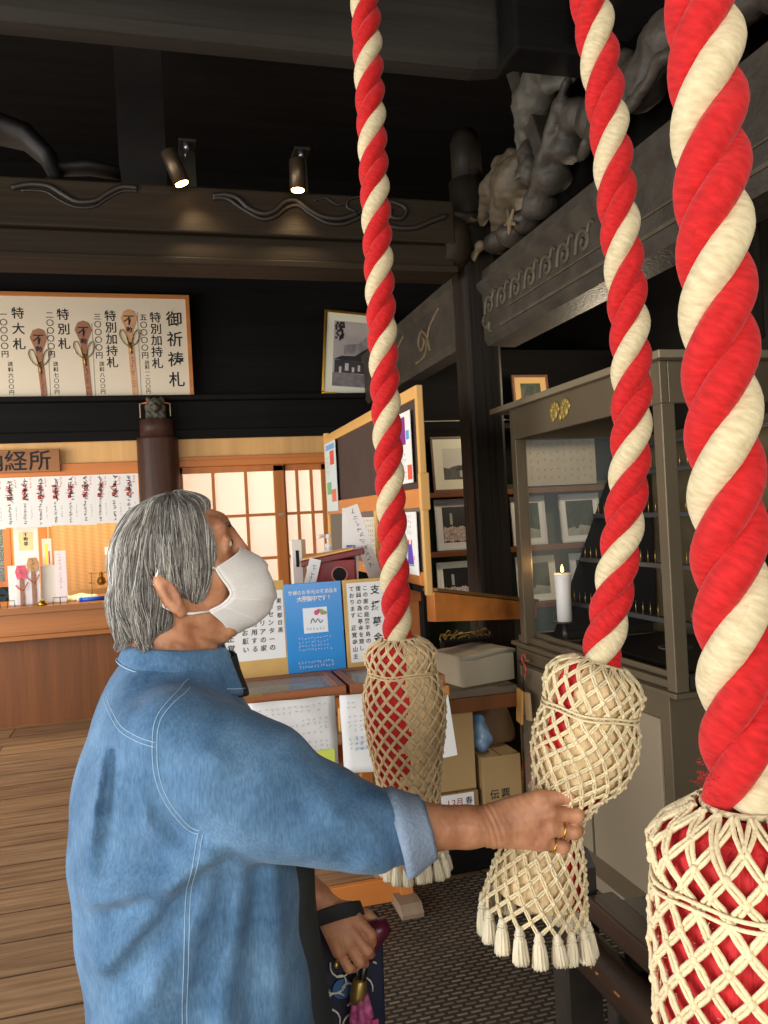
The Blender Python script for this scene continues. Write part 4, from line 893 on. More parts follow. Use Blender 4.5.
# ------------------------------------------------------------------ shelf with boxes beside the cabinet
M_card = mat('brown cardboard', (168, 138, 92), .8, var=.08, scale=3); M_card2 = mat('darker cardboard', (142, 112, 74), .8, var=.1, scale=3)
def carton(nm, lo, hi, label, m, seam=True, lid=0):
    b = MB(); b.box(lo, hi, .004); o = b.build(nm, m); tag(o, label, 'box')
    if seam: part('flap_seam', mat('dark seam', (60, 44, 30)), o, (((lo[0]+hi[0])/2-.002, lo[1]+.002, hi[2]-.001), ((lo[0]+hi[0])/2+.002, hi[1]-.002, hi[2]+.0008)))
    return o
def shelf():
    t = thing('low_shelf', 'dark-topped brown shelf between the desk and the candle cabinet', 'shelf', (1.42, 3.6, 0))
    part('shelf_top', mat('grey brown shelf top', (104, 90, 74), .5, var=.15, scale=6), t, ((1.13, 3.42, .60), (1.53, 3.98, .632)), bev=.003)
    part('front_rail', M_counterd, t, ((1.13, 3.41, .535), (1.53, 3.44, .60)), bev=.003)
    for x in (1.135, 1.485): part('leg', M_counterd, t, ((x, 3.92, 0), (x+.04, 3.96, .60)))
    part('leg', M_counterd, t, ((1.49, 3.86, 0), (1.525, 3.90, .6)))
    # cream box with loose lid
    m = mat('cream grey card', (176, 166, 142), .7, var=.06, scale=4); b = MB(); a = Matrix.Translation((1.40, 3.62, .632)) @ Matrix.Rotation(math.radians(14), 4, 'Z')
    b.box((-.15, -.12, 0), (.15, .14, .145), .005, a); o = b.build('cream_box', m); tag(o, 'cream cardboard box with a sagging lid on the low shelf', 'box')
    b = MB(); R = [[a @ Vector((x, y, .146+.006*math.sin(x*20)+(.02 if i == 4 else 0)*0 - (.018 if i in (0, 5) else 0))) for x in (-.158, -.08, 0, .08, .158)] for i, y in enumerate((-.126, -.122, -.04, .05, .142, .146))]
    b.arr([p for r in R for p in r], [(j*5+i, j*5+i+1, (j+1)*5+i+1, (j+1)*5+i) for j in range(5) for i in range(4)]); l = b.build('lid', mat('grey lid card', (150, 144, 128), .6), o); s = l.modifiers.new('s', 'SOLIDIFY'); s.thickness = .004
    t2 = thing('wire_whisks', 'little tangle of silver and gilt wire fittings behind the cream box', 'fittings', (1.55, 4.02, .64))
    b = MB()
    for k in range(9):
        c = Vector((1.36+.03*k, 3.94+.02*(k % 2), .66+.13+.015*math.sin(k))); q = [c+Vector((.022*math.cos(i), .014*math.sin(i*1.3+k), .022*math.sin(i+k*.7))) for i in range(8)]; b.tube(q, .003, 5)
    b.tube([(1.36, 3.95, .80), (1.6, 3.95, .81)], .004, 6); b.build('wire_loops', M_brass, t2); b = MB(); b.box((1.35, 3.90, .633), (1.62, 3.97, .78), .004); b.build('tray_box', M_dark, t2)
    o = carton('label_box', (1.125, 3.48, 0), (1.335, 3.80, .155), 'low cardboard box with a white handwritten label under the low shelf', M_card2)
    lab = part('label_sheet', M_paper, o, ((1.15, 3.4765, .06), (1.31, 3.4795, .15)))
    b = MB(); htext(b, '12月', (1.185, 3.4755, .115), .026, .036); b.build('red_writing', mat('dark red ink', (150, 50, 50)), o); b = MB(); put(b, '春', (1.285, 3.4755, .115), .036, EX, EZ); b.build('black_writing', M_ink, o)
    carton('tall_carton', (1.13, 3.50, .157), (1.335, 3.80, .525), 'tall brown carton standing on the labelled box under the low shelf', M_card)
    o = carton('written_carton', (1.355, 3.47, 0), (1.55, 3.82, .30), 'brown carton with two handwritten characters, on the floor beside the candle cabinet', M_card)
    b = MB(); htext(b, '伝票', (1.41, 3.4685, .125), .055, .048); b.build('lettering', M_ink, o)
    fn = lambda P: smin(sd_ell(P, (1.40, 3.58, .36), (.055, .07, .06)), sd_ell(P, (1.385, 3.57, .43), (.03, .04, .05)), .03) + .008*np.sin(60*P[0]+30*P[2])*np.sin(50*P[1]+40*P[2])
    o, _, _ = sdf_obj('plastic_bag', [(fn, (1.3, 3.46, .30), (1.5, 3.7, .52), .007)], mat('pale blue plastic', (150, 176, 200), .25, rgb2=(70, 110, 160), scale=12), None, (1.40, 3.58, .30)); tag(o, 'crumpled pale blue plastic bag on top of the written carton', 'bag')
    fn = lambda P: smax(sd_ell(P, (1.52, 3.74, .33), (.115, .12, .17)), -(P[2]-.302)+0*P[0], .01) + .004*np.sin(50*P[0])*np.sin(44*P[2])
    o, _, _ = sdf_obj('paper_sack', [(fn, (1.38, 3.6, .29), (1.66, 3.88, .52), .01)], mat('dark brown paper', (110, 84, 54), .8, var=.2, scale=10), None, (1.52, 3.74, .30)); tag(o, 'dark brown domed paper sack behind the blue plastic bag under the shelf', 'sack')
shelf()
# ------------------------------------------------------------------ photographs on racks behind (y 5.2)
def racks():
    t = thing('picture_rack', 'dark wooden rack of framed photographs behind the pillar and cabinet', 'rack', (2.4, 5.3, 0))
    part('rack_back', mat('dark green reflection tint', (58, 66, 44), .85, var=.2, scale=4), t, ((1.68, 5.36, .02), (3.3, 5.38, 1.62)))  # green of a reflection in the cabinet glass, put into the back panel's colour
    part('rack_back', M_dark, t, ((1.68, 5.36, 1.62), (3.3, 5.38, 2.6)))
    for z in (.74, 1.14, 1.545): part('rack_shelf', M_counterd, t, ((1.68, 5.14, z), (3.3, 5.355, z+.035)), bev=.003)
    part('rack_side', M_dark, t, ((1.65, 5.14, 0), (1.68, 5.38, 2.0))); part('rack_side', M_dark, t, ((3.3, 5.14, 0), (3.33, 5.38, 2.0)))
    part('string', mat('pale string', (150, 140, 120)), t, ((1.62, 5.12, 2.06), (2.4, 5.125, 2.066)))
    def fr(x0, x1, z0, z1, frm, mount, kind, label, y=5.20, mw=.05):
        a = Matrix.Translation((0, y, z0)) @ Matrix.Rotation(math.radians(-5), 4, 'X'); h = z1-z0
        b = MB(); w = .018
        for lo, hi in (((x0, 0, 0), (x1, .02, w)), ((x0, 0, h-w), (x1, .02, h)), ((x0, 0, w), (x0+w, .02, h-w)), ((x1-w, 0, w), (x1, .02, h-w))): b.box(lo, hi, .003, a)
        o = b.build('framed_photograph', frm); tag(o, label, 'picture')
        b = MB(); b.box((x0+w*.8, .006, w*.8), (x1-w*.8, .016, h-w*.8), 0, a); b.build('mount', mount, o)
        X0, X1, Z0, Z1 = x0+mw, x1-mw, mw, h-mw
        def rect(nm, P, m, d):
            b = MB(); b.prism([(X0+(X1-X0)*u, .0055-d, Z0+(Z1-Z0)*v) for u, v in P], (0, .0004, 0), a); return b.build(nm, m, o)
        full = [(0, 0), (1, 0), (1, 1), (0, 1)]
        if kind == 'temple':
            rect('photo_print', full, mat('grey sky print', (190, 188, 176), .5, var=.06, scale=12), 0)
            rect('printed_trees', [(0, 0), (1, 0), (1, .3), (.7, .34), (.5, .46), (.3, .42), (.15, .36), (0, .4)], mat('printed grey', (74, 72, 66), .6, var=.4, scale=30), .0006)
            rect('printed_roof', [(.36, .28), (.46, .40), (.58, .46), (.66, .66), (.74, .50), (1, .42), (1, .3)], mat('printed black', (34, 34, 34), .6), .0012)
            rect('printed_wall', [(.5, .08), (.98, .08), (.98, .3), (.5, .3)], mat('printed light', (168, 166, 156), .6, var=.2, scale=20), .0010)
            rect('printed_door', [(.6, .12), (.8, .12), (.8, .27), (.6, .27)], mat('printed black', (34, 34, 34), .6), .0014)
        elif kind == 'group':
            rect('photo_print', full, mat('black print', (26, 24, 24), .45, var=.3, scale=8), 0)
            b = MB()
            for r_ in range(4):
                for q in range(16):
                    u, v = (q+.5)/16+.01*(r_ % 2), .08+.10*r_+.02*math.sin(q*1.7+r_); p = a @ Vector((X0+(X1-X0)*u, .0046, Z0+(Z1-Z0)*v)); b.sph(p, (.011, .0012, .016), 8, 5)
            b.build('printed_crowd', mat('print figures', (196, 176, 168), .6, var=.3, scale=50), o)
            rect('printed_banner', [(.18, .5), (.24, .5), (.24, .82), (.18, .82)], mat('printed light', (168, 166, 156)), .0006); rect('printed_banner', [(.6, .48), (.66, .48), (.66, .72), (.6, .72)], mat('printed light', (168, 166, 156)), .0006)
        else:
            rect('photo_print', full, mat('dark green print', (58, 66, 50), .4, var=.5, scale=14), 0)
            rect('printed_ground', [(0, 0), (1, 0), (1, .22), (.5, .3), (0, .2)], mat('printed pale', (150, 150, 136), .6, var=.2, scale=20), .0006)
            rect('printed_tree', [(.3, .2), (.4, .2), (.55, .6), (.7, .9), (.3, .95), (.15, .6)], mat('printed dark green', (38, 48, 36), .6, var=.4, scale=30), .0010)
    br = wood('brown frame', (98, 62, 44), 'X', .45, .2); wh = mat('white frame', (206, 206, 204), .4); cream = mat('cream mount', (226, 222, 200), .6); wm = mat('white mount', (220, 220, 218), .6)
    fr(1.785, 2.19, 1.582, 1.97, br, cream, 'temple', 'brown-framed photograph of a temple hall on the top shelf, behind the pillar', mw=.085)
    fr(1.79, 2.20, 1.178, 1.535, wh, wm, 'group', 'white-framed group photograph of a crowd on the middle shelf, behind the pillar', mw=.055)
    fr(1.785, 2.20, .778, 1.10, cream, cream, 'group', 'cream-framed group photograph on the lowest shelf, behind the pillar', mw=.045)
    fr(2.36, 2.625, 1.178, 1.53, wh, wm, 'tree', 'white-framed photograph of trees seen through the left of the cabinet glass', mw=.05)
    fr(2.74, 3.06, 1.178, 1.53, wh, wm, 'tree', 'larger white-framed dark photograph seen through the cabinet glass, left of the candle rack', mw=.05)
    fr(2.38, 2.68, .778, 1.10, cream, cream, 'tree', 'cream-framed dark photograph on the lowest shelf behind the white candle', mw=.05)
    fr(2.80, 3.10, .778, 1.10, wh, wm, 'tree', 'white-framed photograph on the lowest shelf behind the candle rack', mw=.05)
    fr(2.33, 2.60, 2.02, 2.36, br, mat('gold mount', (186, 150, 92)), 'tree', 'gilt picture above the cabinet cornice beside the pillar', y=5.0, mw=.06)
    o = part('rack_shelf_top', M_dark, None, ((2.2, 4.95, 1.985), (3.3, 5.13, 2.018))); tag(o, 'dark high shelf above the framed photographs', 'shelf')
    b = MB(); b.sph((2.41, 4.965, 2.23), (.035, .006, .045), 10, 6); b.sph((2.41, 4.965, 2.14), (.045, .006, .05), 10, 6); o = b.build('red_doll', mat('faded red', (176, 66, 50), .6)); tag(o, 'small red figure in front of the gilt picture above the cabinet', 'figure')
    o.location.z = 2.018
    o = part('red_cloth_box', mat('deep red cloth', (110, 14, 18), .7), None, ((1.78, 5.15, .776), (1.98, 5.19, .89))); tag(o, 'deep red cloth-covered box in front of the lowest photograph behind the pillar', 'box')
    fn = lambda P: smin(sd_cap(P, (1.80, 5.15, .92), (1.815, 5.15, .99), .026, .022), sd_ell(P, (1.80, 5.15, 1.02), (.03, .025, .028)), .02)
    b = MB(); b.box((2.50, 5.345, 1.60), (3.12, 5.355, 1.935)); o = b.build('talisman_poster', mat('pale talisman paper', (176, 168, 150), .7, var=.05, scale=8)); tag(o, 'pale paper poster covered with small dark marks, seen through the top of the cabinet', 'poster')
    o.location.z = 1.60
    b = MB()
    for i in range(5):
        for j in range(11): scrib(b, (2.54+.054*j, 5.3435, 1.65+.062*i+.012*(j % 2)), .026, .03, n=3)
    b.build('printed_marks', mat('grey brown ink', (104, 92, 76)), o)
    o = part('water_jug', mat('bluish plastic jug', (110, 130, 170), .3, alpha=.7), None, ((2.86, 5.12, .776), (3.0, 5.20, 1.03)), bev=.02); tag(o, 'bluish water container on the lowest shelf behind the candle', 'container')
racks()
# ------------------------------------------------------------------ candle cabinet
M_brz = mat('grey bronze sheet', (104, 92, 72), .42, .35, var=.08, scale=5); M_brzd = mat('dark bronze sheet', (62, 56, 48), .45, .4, var=.1, scale=5); M_stl = mat('dull steel edge', (150, 142, 126), .35, .7)
def cabinet():
    x0, x1, y0, y1 = 1.575, 2.30, 2.27, 3.54
    t = thing('candle_cabinet', 'tall grey-bronze candle cabinet with glass case, gold crests and spiked rails', 'cabinet', (1.94, 2.9, 0))
    P = lambda nm, m, *bx, bev=.003: part(nm, m, t, *bx, bev=bev)
    P('base', M_brz, ((x0+.012, y0+.06, .0), (x1, y1-.01, .80)))
    yb = y1; y1 = y1-.09
    P('base_top', M_brz, ((x0-.012, y0-.012, .80), (x1, yb, .818)), ((x0+.02, y0+.02, .818), (x0+.045, yb-.02, .845)), ((x0+.055, y0+.02, .818), (x0+.07, y1-.02, .865)))
    P('plinth', mat('warm grey door sheet', (136, 122, 100)), ((1.485, y0+.06, 0), (x0+.02, 3.38, .06)))
    P('drawer', M_brz, ((x0+.002, y0+.25, .73), (x0+.014, yb-.03, .788)), bev=.002); part('gap', M_groove, t, ((x0+.010, y0+.25, .720), (x0+.0135, yb-.03, .728)))
    for a, c in ((y0+.11, y0+.59), (y0+.61, yb-.05)):
        dr = P('door', mat('warm grey door sheet', (136, 122, 100), .4, .3, var=.05, scale=3), ((x0+.002, a, .05), (x0+.014, c, .71)), bev=.003); part('handle', M_stl, dr, ((x0-.012, c-.05, .40), (x0+.003, c-.035, .48)))
    for (px, py) in ((x0, y0), (x0, y1-.05), (x1-.05, y0), (x1-.05, y1-.05)):
        b = MB(); b.box((px, py, .818), (px+.05, py+.05, 1.766), .003); b.build('corner_post', M_brz, t)
    for k, (px, py) in enumerate(((x0+.05, y1-.045), (x0+.05, y0+.01))): part('post_edge', M_stl, t, ((px, py, .845), (px+.006, py+.03, 1.765)))
    P('fascia', M_brz, ((x0, y0+.05, 1.765), (x0+.02, y1-.05, 1.905)), ((x0, y0, 1.765), (x0+.03, y0+.05, 1.905)), ((x0, y1-.05, 1.765), (x0+.03, y1, 1.905)), ((x0+.03, y0, 1.765), (x1, y0+.02, 1.905)), ((x0+.03, y1-.02, 1.765), (x1, y1, 1.905)))
    P('cornice', mat('pale bronze cornice', (138, 126, 102), .4, .3), ((x0-.03, y0-.045, 1.905), (x1, yb+.07, 1.932)))
    yc = 2.952; b = MB()                                            # worn gold crest of paired round leaves
    for s in (-1, 1):
        for k in range(7):
            a = math.radians(-70+35*k); b.sph((x0-.002, yc+s*.045+.031*math.sin(a), 1.835+.032*math.cos(a)), (.004, .015, .016), 8, 5)
        b.sph((x0-.002, yc+s*.045, 1.83), (.005, .024, .027), 10, 6)
    b.sph((x0-.003, yc, 1.81), (.004, .013, .018), 8, 5); b.build('crest', mat('worn gold leaf', (160, 136, 70), .45, .5, var=.2, scale=60), t)
    gl = mat('cabinet glass', (225, 235, 230), .02, alpha=.07, spec=.7)
    P('glass_pane', gl, ((x0+.05, y1-.035, .865), (x1-.05, y1-.030, 1.765)), bev=0)
    P('sill', M_brzd, ((x0+.05, y1-.05, .818), (x1-.05, y1-.02, .865))); P('sill', M_brzd, ((x0+.05, y0+.02, .818), (x1-.05, y0+.05, .865)))
    ps = [(1.71, .865), (2.125, 1.765), (2.25, 1.765), (2.25, .865)]
    b = MB(); b.prism([(x, 3.37, z) for x, z in ps], (0, .012, 0)); b.build('rack_end', mat('black sheet', (18, 17, 16), .6), t)
    b = MB(); b.prism([(x+.1, 2.36, z) for x, z in ps[:2]+[(2.14, 1.765), (2.14, .865)]], (0, .012, 0)); b.build('rack_end', mat('black sheet', (18, 17, 16), .6), t)
    P('back_sheet', mat('brown heat-stained sheet', (104, 92, 68), .4, .4, var=.35, scale=4), ((x1-.03, y0+.02, .82), (x1-.02, y1-.02, 1.765)), bev=0)
    P('wax_tray', mat('dark tray', (40, 36, 32), .5, .4), ((x0+.2, y0+.08, .82), (x1-.06, y1-.2, .84)))
    rb = MB(); rb.cyl((0, 0, 0), (0, 0, .05), .0034, .0008, 6); rb.cyl((0, 0, -.02), (0, 0, 0), .004, None, 6); proto = None
    for k, (x, z) in enumerate(((1.787, 1.005), (1.854, 1.203), (1.935, 1.401), (2.025, 1.585), (2.088, 1.711))):
        P('rail', mat('blue grey rail', (70, 72, 76), .45, .5), ((x, 2.376, z-.02), (x+.032, 3.365, z)), bev=.002)
        if k == 4: continue
        for q in range(20):
            p = Vector((x+.011, 3.33-.05*q, z))
            if proto is None:
                rb.b.transform(Matrix.Translation(p)); sp = rb.build('spike', M_brass, t); proto = (sp, p)
            else:
                sp = proto[0].copy(); COL.objects.link(sp); sp.parent = t; sp.location = p-proto[1]
    return t
cabinet()
M_wax = mat('white wax', (236, 232, 224), .4, sss=.2)
def flame(b, c, s=1): b.lathe(c, [(.001, 0), (.006*s, .006*s), (.0055*s, .014*s), (.001, .03*s)], 10)
def candle(x, y, z, r, h, label, lit, m=None, flare=1.15, dish=True, col=(255, 190, 90), group=None):
    t = thing('candle', label, 'candle', (x, y, z), group)
    if dish:
        b = MB(); b.lathe((x, y, z), [(.03, 0), (.014, .006), (.012, .07), (.055, .078), (.058, .084), (.05, .084), (.01, .08)], 20); b.build('candle_dish', M_brzd, t); z += .083
    b = MB(); b.lathe((x, y, z), [(r, 0), (r, h*.6), (r*flare*.98, h*.92), (r*flare, h), (r*flare*.8, h), (r*.3, h-.006)], 20); b.build('wax', m or M_wax, t)
    b = MB(); b.cyl((x, y, z+h-.008), (x, y, z+h+.008), .0018, .001, 6); b.build('wick', M_ink, t)
    if lit:
        b = MB(); flame(b, (x, y, z+h+.004), lit); b.build('flame', mat('candle flame', col, .5, emit=9), t)
        light('flame_light', 'POINT', (x-.015, y-.01, z+h+.03), (0, 0, 0), .35, (1, .6, .25), .012)
candle(1.706, 3.26, .846, .033, .215, 'thick white lit candle on a round dish at the left end of the cabinet', 1.2)
candle(1.715, 2.466, .846, .025, .25, 'tall pale candle behind the right cabinet post', 0, mat('peach wax', (226, 196, 160), .4), 1.2)
candle(2.036, 2.566, 1.586, .0055, .045, 'small lit candle on a top rail spike behind the right cabinet post', .8, dish=False, flare=1, col=(255, 150, 60))
candle(2.036, 2.466, 1.586, .0045, .032, 'little burnt-down candle beside the small lit candle on the top rail', 0, dish=False, flare=1)
# red hook with keys and wooden tags hung on the cabinet door
def keyhook():
    fx, yy, zz = 1.552, 3.357, .762
    t = thing('key_hook', 'red hook with keys and pale wooden tags hanging on the cabinet front', 'keys', (fx, yy, zz-.2))
    b = MB(); swirl(b, [(yy+u, zz+v) for u, v in ((0, 0), (.018, .013), (.04, .005), (.04, -.018), (.013, -.04), (.005, -.067), (.03, -.09), (.053, -.077))], .004, lambda u, v: (fx, u, v)); b.build('hook', mat('red plastic cord', (214, 74, 66), .4), t)
    for y, z, w, h in ((-.03, -.012, .035, .011), (.013, -.105, .012, .036), (.045, -.086, .010, .045)): part('key', M_stl, t, ((fx-.006, yy+y, zz+z), (fx+.003, yy+y+w, zz+z+h)), bev=.002)
    b = MB(); b.tube([(fx-.003, yy+.027, zz-.09), (fx-.008, yy+.032, zz-.13), (fx-.008, yy+.027, zz-.167)], .004, 6); b.build('strap', M_ink, t)
    b = MB(); a = Matrix.Translation((fx-.025, yy+.045, zz-.30)) @ Matrix.Rotation(math.radians(8), 4, 'X'); b.box((-.009, -.032, 0), (.002, .027, .16), .003, a); b.build('wooden_tag', M_pine, t)
    b = MB(); a = Matrix.Translation((fx-.012, yy-.027, zz-.275)) @ Matrix.Rotation(math.radians(-4), 4, 'X'); b.box((-.009, -.027, 0), (.005, .018, .126), .003, a); b.build('wooden_tag', wood('pale tag wood', (206, 176, 130), 'Z', .5, .1), t)
keyhook()
# ------------------------------------------------------------------ offering box, lower right
M_blk = mat('worn black lacquer timber', (54, 48, 43), .42, var=.35, scale=7, bump=.15, bscale=30); M_blkY = wood('worn black rail', (70, 55, 46), 'Y', .38, .35, 9, .2)
def offering():
    t = thing('offering_box', 'black worn wooden offering box with a round front rail, lower right', 'offering box', (1.4, 1.1, 0))
    P = lambda nm, m, *bx, bev=.006: part(nm, m, t, *bx, bev=bev)
    P('top_plank', M_blk, ((.985, .35, .485), (1.9, 1.715, .50))); P('top_edge', M_blkY, ((.915, .35, .47), (.985, 1.715, .525))); P('top_edge', M_blkY, ((1.84, .35, .47), (1.9, 1.715, .525)))
    P('side_panel', M_blk, ((.99, .38, .02), (1.02, 1.68, .47))); P('side_panel', M_blk, ((1.82, .38, .02), (1.86, 1.68, .47))); P('end_panel', M_blk, ((.99, 1.66, .02), (1.86, 1.69, .47))); P('end_panel', M_blk, ((.99, .38, .02), (1.86, .41, .47)))
    b = MB(); b.tube([(.897, 1.745, .412), (.897, 1.73, .412), (.897, .3, .412)], [.03, .045, .045], 20); r = b.build('front_rail', M_blkY, t)
    b = MB()
    for y in (1.62, 1.60, 1.575, 1.50, 1.49): b.sph((.856, y, .428), (.002, .007, .003), 8, 5)
    b.build('wear_fleck', mat('bare wood fleck', (176, 116, 60)), r)
    b = MB(); b.prism([(.855, 1.40, .395), (.855, 1.38, .405), (.855, 1.2, .405), (.852, 1.18, .388), (.855, 1.3, .384)], (.004, 0, 0)); b.build('bare_patch', mat('bare orange wood', (170, 104, 48)), r)
    for y in (1.60, .4): P('bracket', M_blk, ((.90, y-.02, .02), (.99, y+.02, .385)))
    for x, y in ((.878, 1.75), (1.82, 1.735)):
        b = MB(); b.rings([[Vector((x+i, y+j, z)) for i, j in ((e, e), (.085-e, e), (.085-e, .085-e), (e, .085-e))] for z, e in ((0, 0), (.57, 0), (.612, .012), (.628, .03))], smooth=False); b.build('corner_post', M_blk, t)
    b = MB(); 
    P('foot_board', M_blk, ((.93, .4, 0), (.985, 1.70, .03)))
offering()
# ------------------------------------------------------------------ ropes and net bags
def fibre_mat(name, rgb, rgb2, rough=.75):
    m = bpy.data.materials.new(name); m.use_nodes = True; N, L = m.node_tree.nodes, m.node_tree.links; b = N['Principled BSDF']; b.inputs['Roughness'].default_value = rough
    b.inputs['Specular IOR Level'].default_value = .25; b.inputs['Sheen Weight'].default_value = .15
    uv = N.new('ShaderNodeUVMap'); mp = N.new('ShaderNodeMapping'); mp.inputs['Scale'].default_value = (3.0, 26, 1); mp.inputs['Rotation'].default_value = (0, 0, .22); L.new(uv.outputs[0], mp.inputs[0])
    n = N.new('ShaderNodeTexNoise'); n.inputs['Scale'].default_value = 2.2; n.inputs['Detail'].default_value = 4; L.new(mp.outputs[0], n.inputs['Vector'])
    r = N.new('ShaderNodeValToRGB'); r.color_ramp.elements[0].position = .3; r.color_ramp.elements[1].position = .7; r.color_ramp.elements[0].color = lin(rgb2); r.color_ramp.elements[1].color = lin(rgb)
    L.new(n.outputs['Fac'], r.inputs[0]); L.new(r.outputs[0], b.inputs['Base Color'])
    bp = N.new('ShaderNodeBump'); bp.inputs['Strength'].default_value = .35; bp.inputs['Distance'].default_value = .003; L.new(n.outputs['Fac'], bp.inputs['Height']); L.new(bp.outputs[0], b.inputs['Normal'])
    return m
M_rr = fibre_mat('red silk strand', (204, 28, 29), (170, 13, 15)); M_rw = fibre_mat('cream silk strand', (218, 204, 166), (192, 174, 134))
M_cord = mat('cream cotton cord', (226, 208, 166), .8, var=.10, scale=30, bump=.3, bscale=300)
M_cordL = mat('tan jute cord', (228, 202, 156), .8, var=.12, scale=30, bump=.3, bscale=300)
M_tass = mat('cream cotton tassel', (224, 212, 182), .85, var=.08, scale=60, stretch=(1, 1, .1), bump=.5, bscale=120, bstretch=(1, 1, .06))
def spline(pts, n):
    P = np.array(pts, float); m = len(P); out = []
    for s in np.linspace(0, m-1-1e-6, n):
        i = int(s); t = s-i; p0, p1, p2, p3 = P[max(i-1, 0)], P[i], P[i+1], P[min(i+2, m-1)]
        out.append(.5*((2*p1)+(-p0+p2)*t+(2*p0-5*p1+4*p2-p3)*t*t+(-p0+3*p1-3*p2+p3)*t**3))
    return np.array(out)
class Axis:
    """a bent axis with an arc-length parameter and a frame that keeps x roughly to +X"""
    def __init__(s, pts, n=400):
        s.P = spline(pts, n); d = np.linalg.norm(np.diff(s.P, axis=0), axis=1); s.L = np.concatenate([[0], np.cumsum(d)])
        s.T = np.gradient(s.P, axis=0); s.T /= np.linalg.norm(s.T, axis=1)[:, None]
    def at(s, u):
        p = np.array([np.interp(u, s.L, s.P[:, i]) for i in range(3)]); t = np.array([np.interp(u, s.L, s.T[:, i]) for i in range(3)]); t /= np.linalg.norm(t)
        if u > s.L[-1]: p = s.P[-1]+s.T[-1]*(u-s.L[-1])
        x = np.array([1., 0, 0]); x -= t*(x@t); x /= np.linalg.norm(x); y = np.cross(t, x)
        if y[1] < 0: y = -y
        return p, x, y
    def on(s, u, th, r):
        p, x, y = s.at(u); return Vector(p + r*(math.cos(th)*x + math.sin(th)*y))
def uvtube(name, path, rads, mat_, parent, seg=18, vlen=1.0):
    b = MB(); b.tube(path, rads, seg); o = b.build(name, mat_, parent)
    me = o.data; uvl = me.uv_layers.new(name='UVMap'); n = len(path)
    L = [0.0]
    for a, c in zip(path, path[1:]): L.append(L[-1]+(Vector(c)-Vector(a)).length)
    for poly in me.polygons:
        for li in poly.loop_indices:
            v = me.loops[li].vertex_index; i, k = divmod(v, seg)
            # keep the seam: the last quad of a ring runs to 1
            ks = [me.loops[q].vertex_index % seg for q in poly.loop_indices]
            kk = k + (seg if (max(ks) == seg-1 and min(ks) == 0 and k == 0) else 0)
            uvl.data[li].uv = (kk/seg, L[min(i, n-1)]*vlen*4)
    return o
def rope(pts, rad, lead, ph, label, bagspec):
    """pts from the bag upwards"""
    ax = Axis(pts); t = thing('bell_rope', label, 'rope', tuple(ax.P[0]), 'twisted red and white bell ropes')
    Lr = ax.L[-1]; n = int(Lr/lead*28); off, rs = rad*.52, rad*.54
    for k, m in enumerate((M_rw, M_rr, M_rr)):
        path = []
        for i in range(n+1):
            u = Lr*i/n; th = ph + 2*math.pi*(k/3 + u/lead)
            path.append(ax.on(u, th, off))
        uvtube('strand', path, rs, m, t)
    bag(t, *bagspec)
    return t
